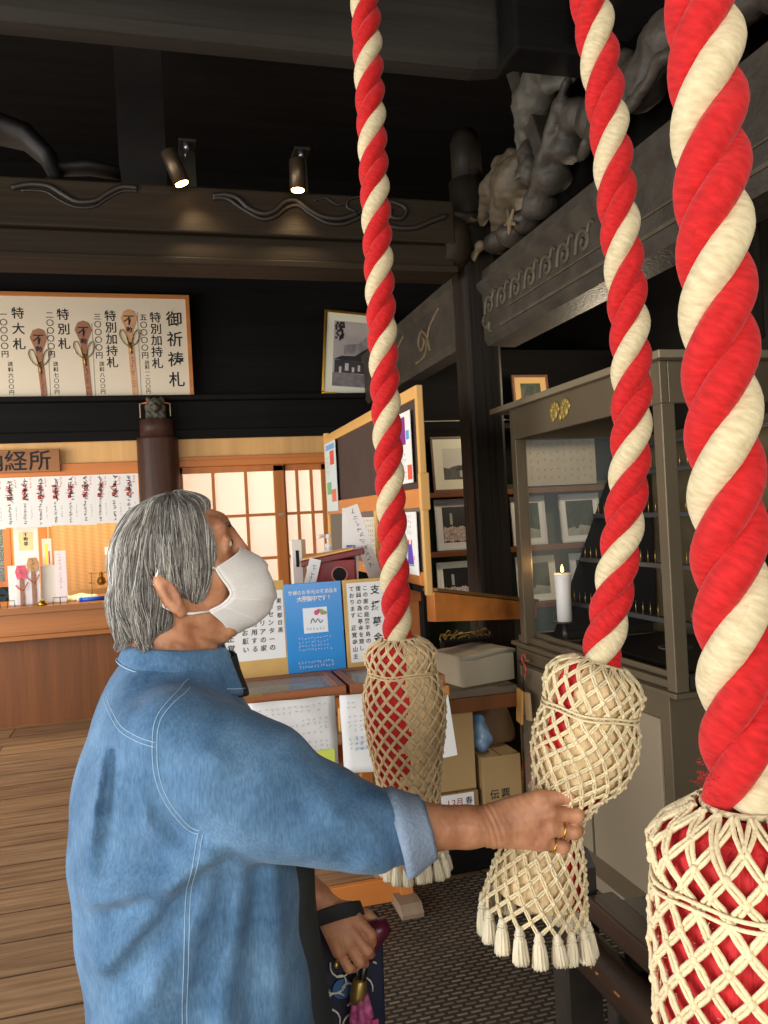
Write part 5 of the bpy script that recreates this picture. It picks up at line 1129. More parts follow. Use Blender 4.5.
def bag(t, axpts, prof, N, H, neck, cord, core_fn, tassels, cr=.0019, sep=.0023, squash=None, seed=1, core_to=.93):
    R_ = random.Random(seed); ax = Axis(axpts); Lb = prof[-1][0]
    pu = [p[0] for p in prof]; pr = [p[1] for p in prof]
    sm_u = np.linspace(0, Lb, 200); sm_r = np.interp(sm_u, pu, pr); ker = np.hanning(13); ker /= ker.sum(); sp = np.concatenate([np.full(6, sm_r[0]), sm_r, np.full(6, sm_r[-1])]); sm_r = np.convolve(sp, ker, 'valid')
    rad = lambda u, th: float(np.interp(u, sm_u, sm_r))*(1+.02*math.sin(3*th+9*u/Lb)+.015*math.sin(5*th-4*u))*(squash(u, th) if squash else 1)
    pt = lambda u, th, d=0: ax.on(u, th, rad(u, th)+d)
    # core: the rope's loosened tail inside the net
    b = MB(); nu, nt = 84, 96; vs = []
    for i in range(nu):
        u = .004+(Lb*core_to-.004)*i/(nu-1)
        for k in range(nt):
            th = 2*math.pi*k/nt; vs.append(ax.on(u, th, max(.012, rad(u, th)-.0055-.003*abs(math.sin(4.5*th+14*u)))))
    for i in range(nu-1):
        for k in range(nt):
            k2 = (k+1) % nt; b.mi = core_fn(i/(nu-1), 2*math.pi*(k+.5)/nt)
            pass
    vv = [b.b.verts.new(v) for v in vs]
    for i in range(nu-1):
        for k in range(nt):
            k2 = (k+1) % nt; f = b.b.faces.new((vv[i*nt+k], vv[i*nt+k2], vv[(i+1)*nt+k2], vv[(i+1)*nt+k])); f.smooth = True; f.material_index = core_fn(i/(nu-1), 2*math.pi*(k+.5)/nt)
    b.build('rope_tail', [mat('red rope tail', (200, 34, 38), .8, var=.15, scale=40, stretch=(1, 1, .15), bump=.5, bscale=150, bstretch=(1, 1, .1)), mat('cream rope tail', (228, 200, 152), .85, var=.12, scale=40, stretch=(1, 1, .15), bump=.5, bscale=150, bstretch=(1, 1, .1))], t)
    # the net: two families of doubled cords and their knots
    b = MB(); rows = lambda u: u/H; nst = int(Lb/H*7)
    for fam in (1, -1):
        for k in range(N):
            for d in (-1, 1):
                path = []
                for i in range(nst+1):
                    u = Lb*i/nst; th = 2*math.pi*(k+fam*rows(u))/N
                    wob = .0006*math.sin(17*u/H*.9+k)+.0008*math.sin(k*3.1+u*60)
                    r = rad(u, th); x = abs(((2*rows(u)) % 1)-.5)*2
                    path.append(ax.on(u, th+d*(sep*(.55+.45*(1-x*x)))/max(r, .03), r+.0012*fam*(x**3)+wob))
                b.tube(path, cr, 5, cap=False)
    net = b.build('net_bag', cord, t)
    b = MB(); m2 = int(Lb/H*2)
    for j in range(1, m2+1):
        u = j*H/2
        if u > Lb: break
        if u < .026: continue
        for k in range(N):
            th = 2*math.pi*(k+(.5 if j % 2 else 0))/N
            b.sph(pt(u, th, .0012), (.0036, .0036, .0046), 6, 4)
    b.build('knots', cord, net)
    # draw cord round the neck, twice
    b = MB()
    for dz in (-.003, .003): b.tube([pt(neck+dz+.0015*math.sin(5*a), a, .004) for a in np.linspace(0, 2*math.pi, 60, endpoint=False)], .0020, 6, closed=True)
    b.tube([ax.on(.001, a, .0345) for a in np.linspace(0, 2*math.pi, 40, endpoint=False)], .003, 6, closed=True)
    b.build('tie_cord', cord, t)
    # tassels
    for k in range(tassels):
        th = 2*math.pi*k/tassels+(math.pi/N if round(Lb/H*2) % 2 else 0); p = pt(Lb-.001, th, 0); b = MB(); L = .044+.006*R_.random(); lean = Vector((R_.uniform(-.006, .006), R_.uniform(-.006, .006), 0))
        d = lambda q: p+lean*q+Vector((0, 0, -L*q))
        b.sph(p, (.0062, .0062, .006), 8, 6)
        Rg = []
        for q, r in ((0, .004), (.08, .0072), (.2, .006), (.32, .0088), (.7, .0112), (.97, .012), (1, .008)):
            Rg.append([d(q)+Vector((math.cos(a), math.sin(a), 0))*r*(1+(.10 if q > .3 else .03)*math.sin(12*a+k)) + Vector((0, 0, -.0025*math.sin(17*a+k) if q > .9 else 0)) for a in np.linspace(0, 2*math.pi, 48, endpoint=False)])
        b.rings(Rg); b.tube([d(.17)+Vector((math.cos(a), math.sin(a), 0))*.0068 for a in np.linspace(0, 2*math.pi, 12, endpoint=False)], .0022, 5, closed=True)
        b.build('tassel', M_tass, net)
    return net
def fluff(t, ax, n, u0, u1, rr, th0, th1, m, ln, seed):
    R_ = random.Random(seed); b = MB()
    for _ in range(n):
        u = R_.uniform(u0, u1); th = math.radians(R_.uniform(th0, th1)); p = ax.on(u, th, rr); d = Vector((math.cos(th), math.sin(th)*.8, 0))
        q = Vector((R_.gauss(0, .6), R_.gauss(0, .6), R_.gauss(-.2, .7))); l = ln*R_.uniform(.4, 1)
        b.tube([p, p+d*l*.4+q*l*.2, p+d*l*.6+q*l*.6], .00022, 3, cap=False)
    b.build('loose_fibre', m, t, fix=False)
TOP = 3.85
# far rope
sector = lambda a, lo, hi: lo <= (math.degrees(a) % 360) <= hi
rope([(.488, 1.722, 1.16), (.488, 1.72, 1.8), (.488, 1.716, 2.6), (.488, 1.71, TOP)], .0322, .161, 3.7,
     'far left twisted red and white bell rope hanging straight, with a tan net bag',
     ([(.492, 1.722, 1.172), (.495, 1.722, 1.0), (.497, 1.722, .85), (.50, 1.722, .64)],
      [(0, .036), (.006, .056), (.015, .070), (.035, .081), (.058, .078), (.074, .069), (.088, .081), (.13, .0925), (.2, .088), (.30, .072), (.38, .064), (.476, .068)],
      18, .034, .074, M_cordL, lambda u, a: 0 if sector(a+.35*u+.12*math.sin(40*u)+.1*math.sin(11*a), 165, 262) else 1, 18))
# middle rope, pulled to the left at its bag
rm = rope([(.652, 1.15, 1.17), (.672, 1.144, 1.25), (.700, 1.136, 1.38), (.722, 1.130, 1.52), (.731, 1.126, 1.70), (.724, 1.128, 1.90), (.708, 1.132, 2.15), (.66, 1.145, 2.6), (.60, 1.16, 3.2), (.56, 1.17, TOP)], .0308, .1635, 2.5,
     'middle twisted red and white bell rope, its cream net bag gripped by the person',
     ([(.662, 1.148, 1.195), (.645, 1.152, 1.145), (.628, 1.157, 1.07), (.602, 1.165, 1.01), (.577, 1.174, .955), (.552, 1.18, .87), (.535, 1.185, .80), (.521, 1.187, .72)],
      [(0, .036), (.006, .056), (.015, .068), (.035, .079), (.058, .077), (.076, .070), (.092, .078), (.13, .083), (.17, .076), (.205, .056), (.245, .046), (.285, .050), (.31, .062), (.36, .075), (.4125, .084)],
      18, .033, .076, M_cord, lambda u, a: 0 if (sector(a, 330, 360) or sector(a, 0, 30) or (u < .38 and sector(a, 185, 215)) or (u > .5 and sector(a+.15*math.sin(25*u), 290, 335))) else 1, 18))
# near rope
rn = rope([(.474, .597, 1.175), (.4755, .597, 1.5), (.478, .596, 1.9), (.48, .595, 2.6), (.482, .594, TOP)], .0315, .161, 4.4,
     'nearest, largest twisted red and white bell rope, at the right edge, cream net bag below',
     ([(.476, .597, 1.182), (.476, .597, 1.05), (.477, .597, .9), (.478, .597, .6)],
      [(0, .036), (.008, .054), (.018, .068), (.034, .081), (.050, .080), (.066, .074), (.080, .081), (.12, .0855), (.2, .085), (.30, .072), (.38, .064), (.468, .068)],
      18, .036, .068, M_cord, lambda u, a: 0, 18, .0022, .0027))
axn = Axis([(.474, .597, 1.175), (.4755, .597, 1.5), (.478, .596, 1.9)])
fluff(rn, axn, 60, .005, .05, .033, 150, 200, M_rr, .009, 5)
fluff(rn, Axis([(.476, .597, 1.182), (.477, .597, .9)]), 110, .06, .28, .083, 165, 215, M_cord, .005, 7)
axm = Axis([(.662, 1.148, 1.195), (.645, 1.152, 1.145), (.628, 1.157, 1.07), (.602, 1.165, 1.01), (.577, 1.174, .955)])
fluff(rm, axm, 120, .11, .18, .080, -30, 30, M_rr, .016, 8); fluff(rm, axm, 90, .13, .22, .075, 160, 215, M_rr, .010, 9)
# ------------------------------------------------------------------ the person
Y0 = 1.38
def skin_mat():
    m = bpy.data.materials.new('weathered skin'); m.use_nodes = True; N, L = m.node_tree.nodes, m.node_tree.links; b = N['Principled BSDF']
    b.inputs['Roughness'].default_value = .5; b.inputs['Subsurface Weight'].default_value = .12; b.inputs['Subsurface Radius'].default_value = (.01, .004, .002); b.inputs['Subsurface Scale'].default_value = 1
    tc = N.new('ShaderNodeTexCoord'); n = N.new('ShaderNodeTexNoise'); n.inputs['Scale'].default_value = 26; n.inputs['Detail'].default_value = 5; L.new(tc.outputs['Object'], n.inputs['Vector'])
    r = N.new('ShaderNodeValToRGB'); r.color_ramp.elements[0].position = .3; r.color_ramp.elements[1].position = .7; r.color_ramp.elements[0].color = lin((168, 110, 78)); r.color_ramp.elements[1].color = lin((206, 150, 112))
    L.new(n.outputs['Fac'], r.inputs[0]); L.new(r.outputs[0], b.inputs['Base Color'])
    n2 = N.new('ShaderNodeTexNoise'); n2.inputs['Scale'].default_value = 130; n2.inputs['Detail'].default_value = 4
    mp = N.new('ShaderNodeMapping'); mp.inputs['Scale'].default_value = (1, 1, .5); L.new(tc.outputs['Object'], mp.inputs[0]); L.new(mp.outputs[0], n2.inputs['Vector'])
    bp = N.new('ShaderNodeBump'); bp.inputs['Strength'].default_value = .35; bp.inputs['Distance'].default_value = .004; L.new(n2.outputs['Fac'], bp.inputs['Height']); L.new(bp.outputs[0], b.inputs['Normal'])
    return m
M_skin = skin_mat()
RT = rotY(14)
def mirr(P): return [P[0], np.abs(P[1]-Y0), P[2]]
def head_sdf(P):
    Q = mirr(P)
    d = sd_ell(Q, (.014, 0, 1.408), (.084, .070, .080))
    d = smin(d, sd_ell(Q, (.050, 0, 1.385), (.060, .060, .108), rotY(-12)), .02)
    d = smin(d, sd_cap(Q, (.086, .0, 1.448), (.080, .040, 1.442), .020, .017), .014)
    d = smin(d, sd_cap(Q, (.015, .058, 1.322), (.082, .016, 1.274), .020, .020), .02)
    d = smin(d, sd_ell(Q, (.090, 0, 1.274), (.022, .024, .020)), .015)
    d = smin(d, sd_ell(Q, (.076, .042, 1.366), (.028, .024, .030)), .02)
    d = smax(d, -sd_ell(Q, (.116, .032, 1.416), (.020, .019, .013)), .010)
    d = smin(d, sd_ell(Q, (.0885, .031, 1.416), (.0165, .016, .014)), .003)
    d = smin(d, sd_cap(Q, (.0985, .02, 1.4075), (.093, .046, 1.407), .0045, .004), .005); d = smin(d, sd_cap(Q, (.102, .018, 1.425), (.095, .047, 1.423), .0045, .004), .005)
    d = smin(d, sd_cap(Q, (.106, 0, 1.432), (.140, 0, 1.372), .010, .014), .012)
    d = smin(d, sd_ell(Q, (.131, .012, 1.366), (.012, .009, .009)), .006)
    d = smin(d, sd_cap(Q, (.122, 0, 1.330), (.110, .020, 1.327), .007, .005), .008); d = smin(d, sd_cap(Q, (.117, 0, 1.313), (.104, .018, 1.313), .008, .005), .008)
    d = smax(d, -sd_cap(Q, (.130, 0, 1.322), (.109, .024, 1.319), .002, .0015), .004)
    # ear
    e = sd_ell(Q, (-.002, .083, 1.344), (.016, .013, .036), rotY(-30)); e = smax(e, -sd_ell(Q, (.005, .098, 1.346), (.009, .011, .023), rotY(-30)), .005)
    e = smin(e, sd_ell(Q, (.018, .078, 1.315), (.009, .008, .011)), .006); d = smin(d, e, .006)
    # neck
    d = smin(d, sd_cap(Q, (-.025, 0, 1.33), (-.008, 0, 1.14), .052, .062), .025); d = smin(d, sd_cap(Q, (.045, 0, 1.295), (.030, 0, 1.15), .030, .035), .03)
    d = smin(d, sd_cap(Q, (.012, .052, 1.30), (.045, .012, 1.17), .012, .010), .012)
    # forehead and neck wrinkles
    d = d + np.where(P[0] > .06, .0011*np.sin(420*(P[2]+.25*P[0])), 0)*np.clip((P[2]-1.455)/.01, 0, 1) + np.clip((1.28-P[2])/.02, 0, 1)*.0012*np.sin(300*(P[2]+.5*P[0]))
    return d
def trunk_sdf(P):
    Q = mirr(P)
    d = sd_ell(P, (.0, Y0, 1.03), (.11, .15, .19)); d = smin(d, sd_ell(P, (.01, Y0, .82), (.115, .15, .18)), .05)
    d = smin(d, sd_cap(Q, (-.01, .0, 1.16), (0, .15, 1.145), .06, .05), .04)
    d = smin(d, chain(Q, [((.0, .085, .80), .085), ((.02, .09, .42), .055), ((.0, .09, .10), .036)], .02), .03)
    d = smin(d, sd_cap(Q, (.0, .09, .05), (.10, .10, .03), .034, .026), .02)
    # both arms down to the wrists
    d = smin(d, chain(P, [((.02, 1.225, 1.135), .048), ((.20, 1.18, 1.015), .040), ((.33, 1.158, .975), .036)], .01), .02)
    d = smin(d, chain(P, [((.02, 1.545, 1.135), .048), ((.06, 1.60, .90), .042), ((.17, 1.575, .79), .036)], .01), .02)
    return d
def rhand_sdf(P):
    d = chain(P, [((.26, 1.166, .985), .040), ((.35, 1.156, .9755), .035), ((.42, 1.148, .969), .030), ((.462, 1.142, .966), .0275)], .01)
    # flatten the wrist a little, build the back of the hand from the metacarpals
    mc = [(.534, 1.132, 1.001), (.545, 1.122, .980), (.541, 1.122, .958), (.528, 1.126, .938)]
    for i, k in enumerate(mc):
        d = smin(d, sd_cap(P, (.462, 1.146, .978-.008*i), k, .0205, .0140), .012)
        d = smin(d, sd_ell(P, (k[0], k[1]-.004, k[2]), (.0125, .0105, .0105)), .007)
    d = smin(d, sd_ell(P, (.50, 1.146, .968), (.045, .018, .034)), .012)
    # fingers curl round the far side of the gathered net
    fing = [[(.534, 1.130, 1.002), (.579, 1.126, .999), (.598, 1.150, .990), (.592, 1.172, .984)],
            [(.545, 1.122, .980), (.587, 1.118, .972), (.604, 1.142, .963), (.597, 1.166, .958)],
            [(.541, 1.122, .958), (.581, 1.117, .948), (.599, 1.140, .940), (.593, 1.164, .936)],
            [(.528, 1.126, .938), (.563, 1.121, .926), (.580, 1.142, .919), (.575, 1.162, .917)]]
    f = None
    for k, pts in enumerate(fing):
        r = (.0108, .0112, .0108, .0096)[k]
        e = chain(P, [(pts[0], r*1.08), (pts[1], r), (pts[2], r*.92), (pts[3], r*.82)], .004)
        e = smin(e, sd_ell(P, pts[1], (r*1.12, r*1.1, r*1.08)), .004)
        f = e if f is None else smin(f, e, .0022)
    d = smin(d, f, .005)
    # thumb rises from the side of the palm and closes behind the net
    d = smin(d, chain(P, [((.475, 1.162, .970), .016), ((.508, 1.182, .972), .0135), ((.540, 1.206, .966), .0115), ((.560, 1.222, .956), .010)], .005), .008)
    # tendons, veins and wrist creases
    for i, k in enumerate(mc): d = d - .0016*np.exp(-np.square(sd_cap(P, (.475, 1.126, .980-.008*i), (k[0]-.01, k[1]-.011, k[2]), .001)/.0035))
    d = d - .0012*np.exp(-np.square(sd_cap(P, (.40, 1.118, .985), (.47, 1.118, .962), .001)/.004)) - .0012*np.exp(-np.square(sd_cap(P, (.47, 1.118, .962), (.52, 1.112, .968), .001)/.0035))
    d = d + .0013*np.exp(-np.square((P[0]-.452)/.012))*np.sin(700*(P[0]+.25*P[2])) + .0003*np.sin(520*P[0]+300*P[2])*np.exp(-np.square((P[0]-.50)/.03))
    return d
def lhand_sdf(P):
    d = chain(P, [((.10, 1.60, .86), .040), ((.19, 1.57, .775), .033), ((.245, 1.555, .715), .026)], .01)
    kn = [(.318, 1.535, .668), (.308, 1.525, .648), (.296, 1.522, .630), (.280, 1.524, .615)]
    for i, k in enumerate(kn):
        d = smin(d, sd_cap(P, (.250, 1.552, .712), k, .019, .0130), .012)
    fing = [[(.318, 1.535, .668), (.345, 1.520, .636), (.352, 1.535, .610)], [(.308, 1.525, .648), (.334, 1.512, .612), (.345, 1.532, .592)],
            [(.296, 1.522, .630), (.318, 1.512, .592), (.333, 1.532, .576)], [(.280, 1.524, .615), (.297, 1.517, .582), (.312, 1.536, .568)]]
    f = None
    for k, pts in enumerate(fing):
        r = (.0108, .0110, .0104, .0092)[k]; e = chain(P, [(pts[0], r*1.06), (pts[1], r), (pts[2], r*.85)], .004); f = e if f is None else smin(f, e, .002)
    d = smin(d, f, .005)
    d = smin(d, chain(P, [((.262, 1.56, .69), .015), ((.318, 1.572, .668), .013), ((.352, 1.568, .648), .0115), ((.372, 1.556, .632), .010)], .005), .008)
    return d
person, V_body, F_body = sdf_obj('person', [(head_sdf, (-.11, 1.28, 1.14), (.18, 1.48, 1.53), .0035), (trunk_sdf, (-.2, 1.1, -.01), (.42, 1.68, 1.25), .011),
    (rhand_sdf, (.22, 1.07, .89), (.63, 1.24, 1.05), .0024), (lhand_sdf, (.05, 1.48, .545), (.40, 1.66, .92), .003)], M_skin, None, (.0, Y0, 0.0), 1)
tag(person, 'grey-haired person in denim shirt and white mask looking up, gripping the middle rope bag', 'person')
# eyes: white with a dark iris
for s in (-1, 1):
    b = MB(); b.sph((.0945, Y0+s*.032, 1.416), (.0115, .012, .0095), 16, 10); e = b.build('eye', mat('eye white', (222, 212, 202), .2), person)
    b = MB(); b.sph((.1025, Y0+s*.032, 1.417), (.0046, .0066, .0062), 12, 8); b.build('iris', mat('dark brown iris', (38, 24, 18), .15), e)
    b = MB(); b.tube([(.104, Y0+s*.016, 1.444), (.101, Y0+s*.034, 1.449), (.086, Y0+s*.054, 1.443)], [.0025, .0035, .002], 6); b.build('eyebrow', mat('grey brow hair', (104, 92, 82), .9), person)
# ---- denim shirt
def denim():
    m = bpy.data.materials.new('washed denim'); m.use_nodes = True; N, L = m.node_tree.nodes, m.node_tree.links; b = N['Principled BSDF']; b.inputs['Roughness'].default_value = .85; b.inputs['Specular IOR Level'].default_value = .2; b.inputs['Sheen Weight'].default_value = .1
    tc = N.new('ShaderNodeTexCoord')
    n = N.new('ShaderNodeTexNoise'); n.inputs['Scale'].default_value = 7; n.inputs['Detail'].default_value = 7; n.inputs['Roughness'].default_value = .65; L.new(tc.outputs['Object'], n.inputs['Vector'])
    mp = N.new('ShaderNodeMapping'); mp.inputs['Scale'].default_value = (320, 320, 60); L.new(tc.outputs['Object'], mp.inputs[0])
    n2 = N.new('ShaderNodeTexNoise'); n2.inputs['Scale'].default_value = 1; n2.inputs['Detail'].default_value = 2; L.new(mp.outputs[0], n2.inputs['Vector'])
    r = N.new('ShaderNodeValToRGB'); r.color_ramp.elements[0].position = .32; r.color_ramp.elements[1].position = .68; r.color_ramp.elements[0].color = lin((52, 87, 121)); r.color_ramp.elements[1].color = lin((100, 136, 168)); L.new(n.outputs['Fac'], r.inputs[0])
    r2 = N.new('ShaderNodeValToRGB'); r2.color_ramp.elements[0].position = .35; r2.color_ramp.elements[1].position = .65; r2.color_ramp.elements[0].color = (.82, .82, .82, 1); r2.color_ramp.elements[1].color = (1.1, 1.1, 1.1, 1); L.new(n2.outputs['Fac'], r2.inputs[0])
    mx = N.new('ShaderNodeMix'); mx.data_type = 'RGBA'; mx.blend_type = 'MULTIPLY'; mx.inputs[0].default_value = 1; L.new(r.outputs[0], mx.inputs[6]); L.new(r2.outputs[0], mx.inputs[7]); L.new(mx.outputs[2], b.inputs['Base Color'])
    n3 = N.new('ShaderNodeTexNoise'); n3.inputs['Scale'].default_value = 26; n3.inputs['Detail'].default_value = 4; L.new(tc.outputs['Object'], n3.inputs['Vector'])
    bp = N.new('ShaderNodeBump'); bp.inputs['Strength'].default_value = .25; bp.inputs['Distance'].default_value = .012; L.new(n3.outputs['Fac'], bp.inputs['Height'])
    bp2 = N.new('ShaderNodeBump'); bp2.inputs['Strength'].default_value = .12; bp2.inputs['Distance'].default_value = .003; L.new(n2.outputs['Fac'], bp2.inputs['Height']); L.new(bp.outputs[0], bp2.inputs['Normal']); L.new(bp2.outputs[0], b.inputs['Normal'])
    return m
M_denim = denim()
PROF = [(.50, .03, .192, .215), (.655, .024, .182, .205), (.80, .012, .184, .20), (.92, .010, .186, .198), (1.02, .0, .168, .196), (1.09, -.004, .148, .192), (1.14, -.008, .125, .180), (1.18, -.008, .105, .150), (1.205, -.002, .098, .118), (1.23, .006, .088, .088)]
def torso_sdf(P):
    z = P[2]; zs = [p[0] for p in PROF]
    cx = np.interp(z, zs, [p[1] for p in PROF]); ax = np.interp(z, zs, [p[2] for p in PROF]); ay = np.interp(z, zs, [p[3] for p in PROF])
    u, v = np.abs((P[0]-cx)/ax), np.abs((P[1]-Y0)/ay); d = ((u**2.4+v**2.4)**(1/2.4)-1)*np.minimum(ax, ay)*.8
    d = smax(d, (.50-z)+0*P[0], .01); return smax(d, z-1.235+0*P[0], .01)
def fold(P, pts, amp, w):
    d = None
    for a, c in zip(pts, pts[1:]):
        e = sd_cap([P[0], 0*P[0], P[2]], (a[0], 0, a[1]), (c[0], 0, c[1]), 0.0001); d = e if d is None else np.minimum(d, e)
    return amp*np.exp(-np.square(d/w))
SL = [((.005, 1.245, 1.130), .080), ((.06, 1.222, 1.088), .089), ((.12, 1.205, 1.050), .088), ((.20, 1.186, 1.008), .072), ((.27, 1.170, .986), .059), ((.325, 1.160, .975), .052)]
SLL = [((.005, 1.515, 1.135), .085), ((.03, 1.56, 1.02), .088), ((.06, 1.585, .92), .078), ((.115, 1.585, .85), .06)]
NEAR = lambda P: np.clip((1.33-P[1])/.06, 0, 1)
def shirt_sdf(P):
    d = torso_sdf(P)
    s = chain(P, SL, .02)
    # cloth hanging below the near arm, and its creases
    s = smin(s, chain(P, [((.08, 1.205, 1.045), .060), ((.15, 1.19, 1.005), .052), ((.24, 1.172, .972), .038)], .02), .03)
    t = P[0]
    s = s - .0045*np.sin(75*(P[0]*.8+P[2]*.9)+9*P[1])*np.exp(-np.square((t-.30)/.05)) - .003*np.sin(48*(P[0]*.5-P[2])+2)*np.exp(-np.square((t-.19)/.09))
    sl = s
    nr = NEAR(P)
    for pts, a, w in (([(.045, .995), (-.03, .955), (-.13, .93)], .015, .019), ([(.03, .985), (-.04, .915), (-.12, .835)], .014, .018), ([(.0, .88), (-.06, .80), (-.11, .70)], .009, .020), ([(.05, .985), (.02, .90), (-.01, .80)], .010, .016), ([(-.07, 1.17), (-.10, 1.10), (-.115, 1.02)], .007, .014), ([(-.05, 1.09), (-.045, 1.03), (.0, .985)], .008, .012),
                      ([(.085, .975), (.07, .90), (.05, .80), (.04, .66)], .014, .020), ([(-.04, .84), (-.05, .74), (-.02, .62)], .006, .02), ([(.13, .94), (.13, .84), (.12, .68)], .007, .018), ([(-.10, .80), (-.09, .66)], .006, .02),
                      ([(-.105, 1.10), (-.125, 1.03), (-.13, .96)], .008, .012), ([(-.03, 1.12), (-.02, 1.06), (.02, 1.0)], .006, .013), ([(.0, 1.13), (.02, 1.07), (.05, 1.0)], -.004, .010)):
        d = d - fold(P, pts, a, w)*nr
    for pts, a, w in (([(-.03, .925), (-.10, .90)], -.007, .014), ([(.0, .93), (-.06, .855), (-.10, .80)], -.007, .014), ([(.06, .93), (.045, .84)], -.007, .013), ([(.10, .93), (.095, .80), (.08, .66)], -.006, .016), ([(-.088, 1.125), (-.098, 1.09), (-.105, 1.05)], -.012, .009), ([(-.105, 1.05), (-.108, 1.0)], -.005, .011), ([(-.115, 1.105), (-.142, 1.03)], -.004, .01)):
        d = d - fold(P, pts, a, w)*nr
    d = smin(d, sl, .022); d = smin(d, chain(P, SLL, .02), .03)
    d = d - fold(P, [(-.088, 1.125), (-.098, 1.09)], -.004, .01)*nr - .0025*np.sin(22*P[0]+31*P[2]+8*P[1])*np.sin(17*P[2]-11*P[0])
    # soft drag lines along the sleeve
    for pts, a, w in (([(.04, 1.13), (.14, 1.075), (.24, 1.01)], .005, .012), ([(.03, 1.06), (.12, 1.01), (.20, .97)], .005, .011), ([(.16, 1.10), (.22, 1.03), (.25, .96)], .004, .011), ([(.24, 1.03), (.28, .97), (.29, .94)], .005, .009), ([(.28, 1.02), (.30, .98), (.295, .93)], -.004, .008), ([(.08, 1.11), (.17, 1.05)], -.004, .010)):
        d = d - fold(P, pts, a, w)*nr
    # back pleat
    return d
shirt, V_s, F_s = sdf_obj('denim_shirt', [(shirt_sdf, (-.24, 1.06, .49), (.40, 1.70, 1.26), .0065)], M_denim, person, None, 2)
shirt['label'] = 'washed blue denim shirt with contrast stitching'
bvh = BVHTree.FromPolygons([Vector(v) for v in V_s], [tuple(map(int, f)) for f in F_s])
def on_shirt(p, d=0):
    q, n, i, r = bvh.find_nearest(Vector(p)); s = 1 if n.dot(Vector((0, -1, 0))) > -.7 else 1
    return q + n*d
def out_shirt(x, z, d=.0):
    """first shirt surface met coming from the near side at (x, z)"""
    q, n, i, r = bvh.ray_cast(Vector((x, .9, z)), Vector((0, 1, 0)))
    return (q + Vector((0, -1, 0))*d) if q else None
M_seam = mat('pale seam thread', (150, 178, 200), .8); M_seamd = mat('dark denim seam', (62, 92, 130), .85)
def seam(pts, dbl=True, nm='seam'):
    P2 = spline([(x, 0, z) for x, z in pts], 40); b = MB()
    for off in ((-.0032, .0032) if dbl else (0,)):
        path = []
        for i, p in enumerate(P2):
            t = P2[min(i+1, 39)]-P2[max(i-1, 0)]; t /= np.linalg.norm(t)+1e-9
            q = out_shirt(p[0]-t[2]*off, p[2]+t[0]*off, .0004)
            if q is not None: path.append(q)
        if len(path) > 3: b.tube(path, .0007, 5)
    b.build(nm, M_seam, shirt)
def welt(pts, w, h, nm, m):
    """a raised folded strip of cloth along a line on the near side"""
    P2 = spline([(x, 0, z) for x, z in pts], 40); path = [out_shirt(p[0], p[2], 0) for p in P2]; path = [p for p in path if p is not None]
    b = MB(); b.tube(path, w, 8, flat=h/w, up=(0, -1, 0)) if 0 else b.tube(path, [h]*len(path), 8)
    b.build(nm, m, shirt)
seam([(.024, 1.210), (-.003, 1.198), (-.024, 1.176), (-.03, 1.144), (-.029, 1.101), (-.016, 1.063), (.009, 1.026), (.024, 1.018)])
seam([(.026, 1.016), (.014, .97), (.004, .915), (-.003, .831), (-.009, .741), (-.010, .56)])
seam([(-.03, 1.144), (-.058, 1.152), (-.084, 1.166), (-.104, 1.190)])
# cuff turned back
b = MB(); A, B = np.array((.318, 1.160, .972)), np.array((.366, 1.154, .982)); d = (B-A)/np.linalg.norm(B-A); ux = np.array((0., 1, 0)); ux -= d*(ux@d); ux /= np.linalg.norm(ux); uz = np.cross(d, ux)
if uz[2] < 0: uz = -uz
def ring(c, ry, rz, ph=0): return [Vector(c + ux*math.cos(a)*ry*(1+.04*math.sin(3*a+ph)) + uz*math.sin(a)*rz*(1+.05*math.sin(2*a+1+ph))) for a in np.linspace(0, 2*math.pi, 36, endpoint=False)]
c0, c1 = A-d*.006+np.array((0, 0, .002)), B-d*.008+np.array((0, 0, -.003))
b.rings([ring(c0, .052, .056), ring(c0-d*.004, .060, .068), ring(c0+d*.010, .061, .069, .3), ring((c0+c1)/2, .057, .060, .5), ring(c1-d*.005, .052, .051, .8), ring(c1, .052, .049, .8), ring(c1-d*.002, .048, .045, .8), ring(c0+d*.02, .047, .045)], cap=False)
b.rings([ring(c0, .050, .058), ring(c0+d*.02, .047, .045)], cap=False)
cuff = b.build('cuff', mat('pale denim reverse', (128, 146, 168), .85, var=.12, scale=16, bump=.3, bscale=160), shirt)
# collar: a stand and a fall
def collar(nm, m, a0, a1, z_in, r_in, r_out, dz, tilt, parent, th=.004):
    n = 40; rows = []; dz0 = dz
    for i in range(n+1):
        a = math.radians(a0+(a1-a0)*i/n); ca, sa = math.cos(a), math.sin(a)      # 0 = front (+X)
        f = (1+ca)/2; dz = dz0*(.45+.65*f)
        top = lambda r, z: Vector((.012+r*ca*(1.08+.04*ca), Y0+r*sa, z+tilt*(-ca)))
        rows.append([top(r_in-.004, z_in-.035), top(r_in, z_in), top(r_in+.005, z_in+.002), top((r_in+r_out)/2+.001, z_in-dz*.4), top(r_out+.014*f, z_in-dz-.016*f)])
    b = MB(); k = len(rows[0]); b.arr([p for r in rows for p in r], [(i*k+j, i*k+j+1, (i+1)*k+j+1, (i+1)*k+j) for i in range(n) for j in range(k-1)])
    if parent is shirt:
        c = MB(); c.tube([r[3]*.25+r[4]*.75+(r[4]-Vector((.012, Y0, r[4].z))).normalized()*.003 for r in rows], .0010, 5)
    o = b.build(nm, m, parent)
    if parent is shirt: c.build('collar_stitch', M_seam, o)
    s = o.modifiers.new('thick', 'SOLIDIFY'); s.thickness = th; s.offset = 0; s2 = o.modifiers.new('sub', 'SUBSURF'); s2.levels = s2.render_levels = 1
    return o
collar('collar', M_denim, 32, 328, 1.252, .076, .096, .062, .008, shirt)
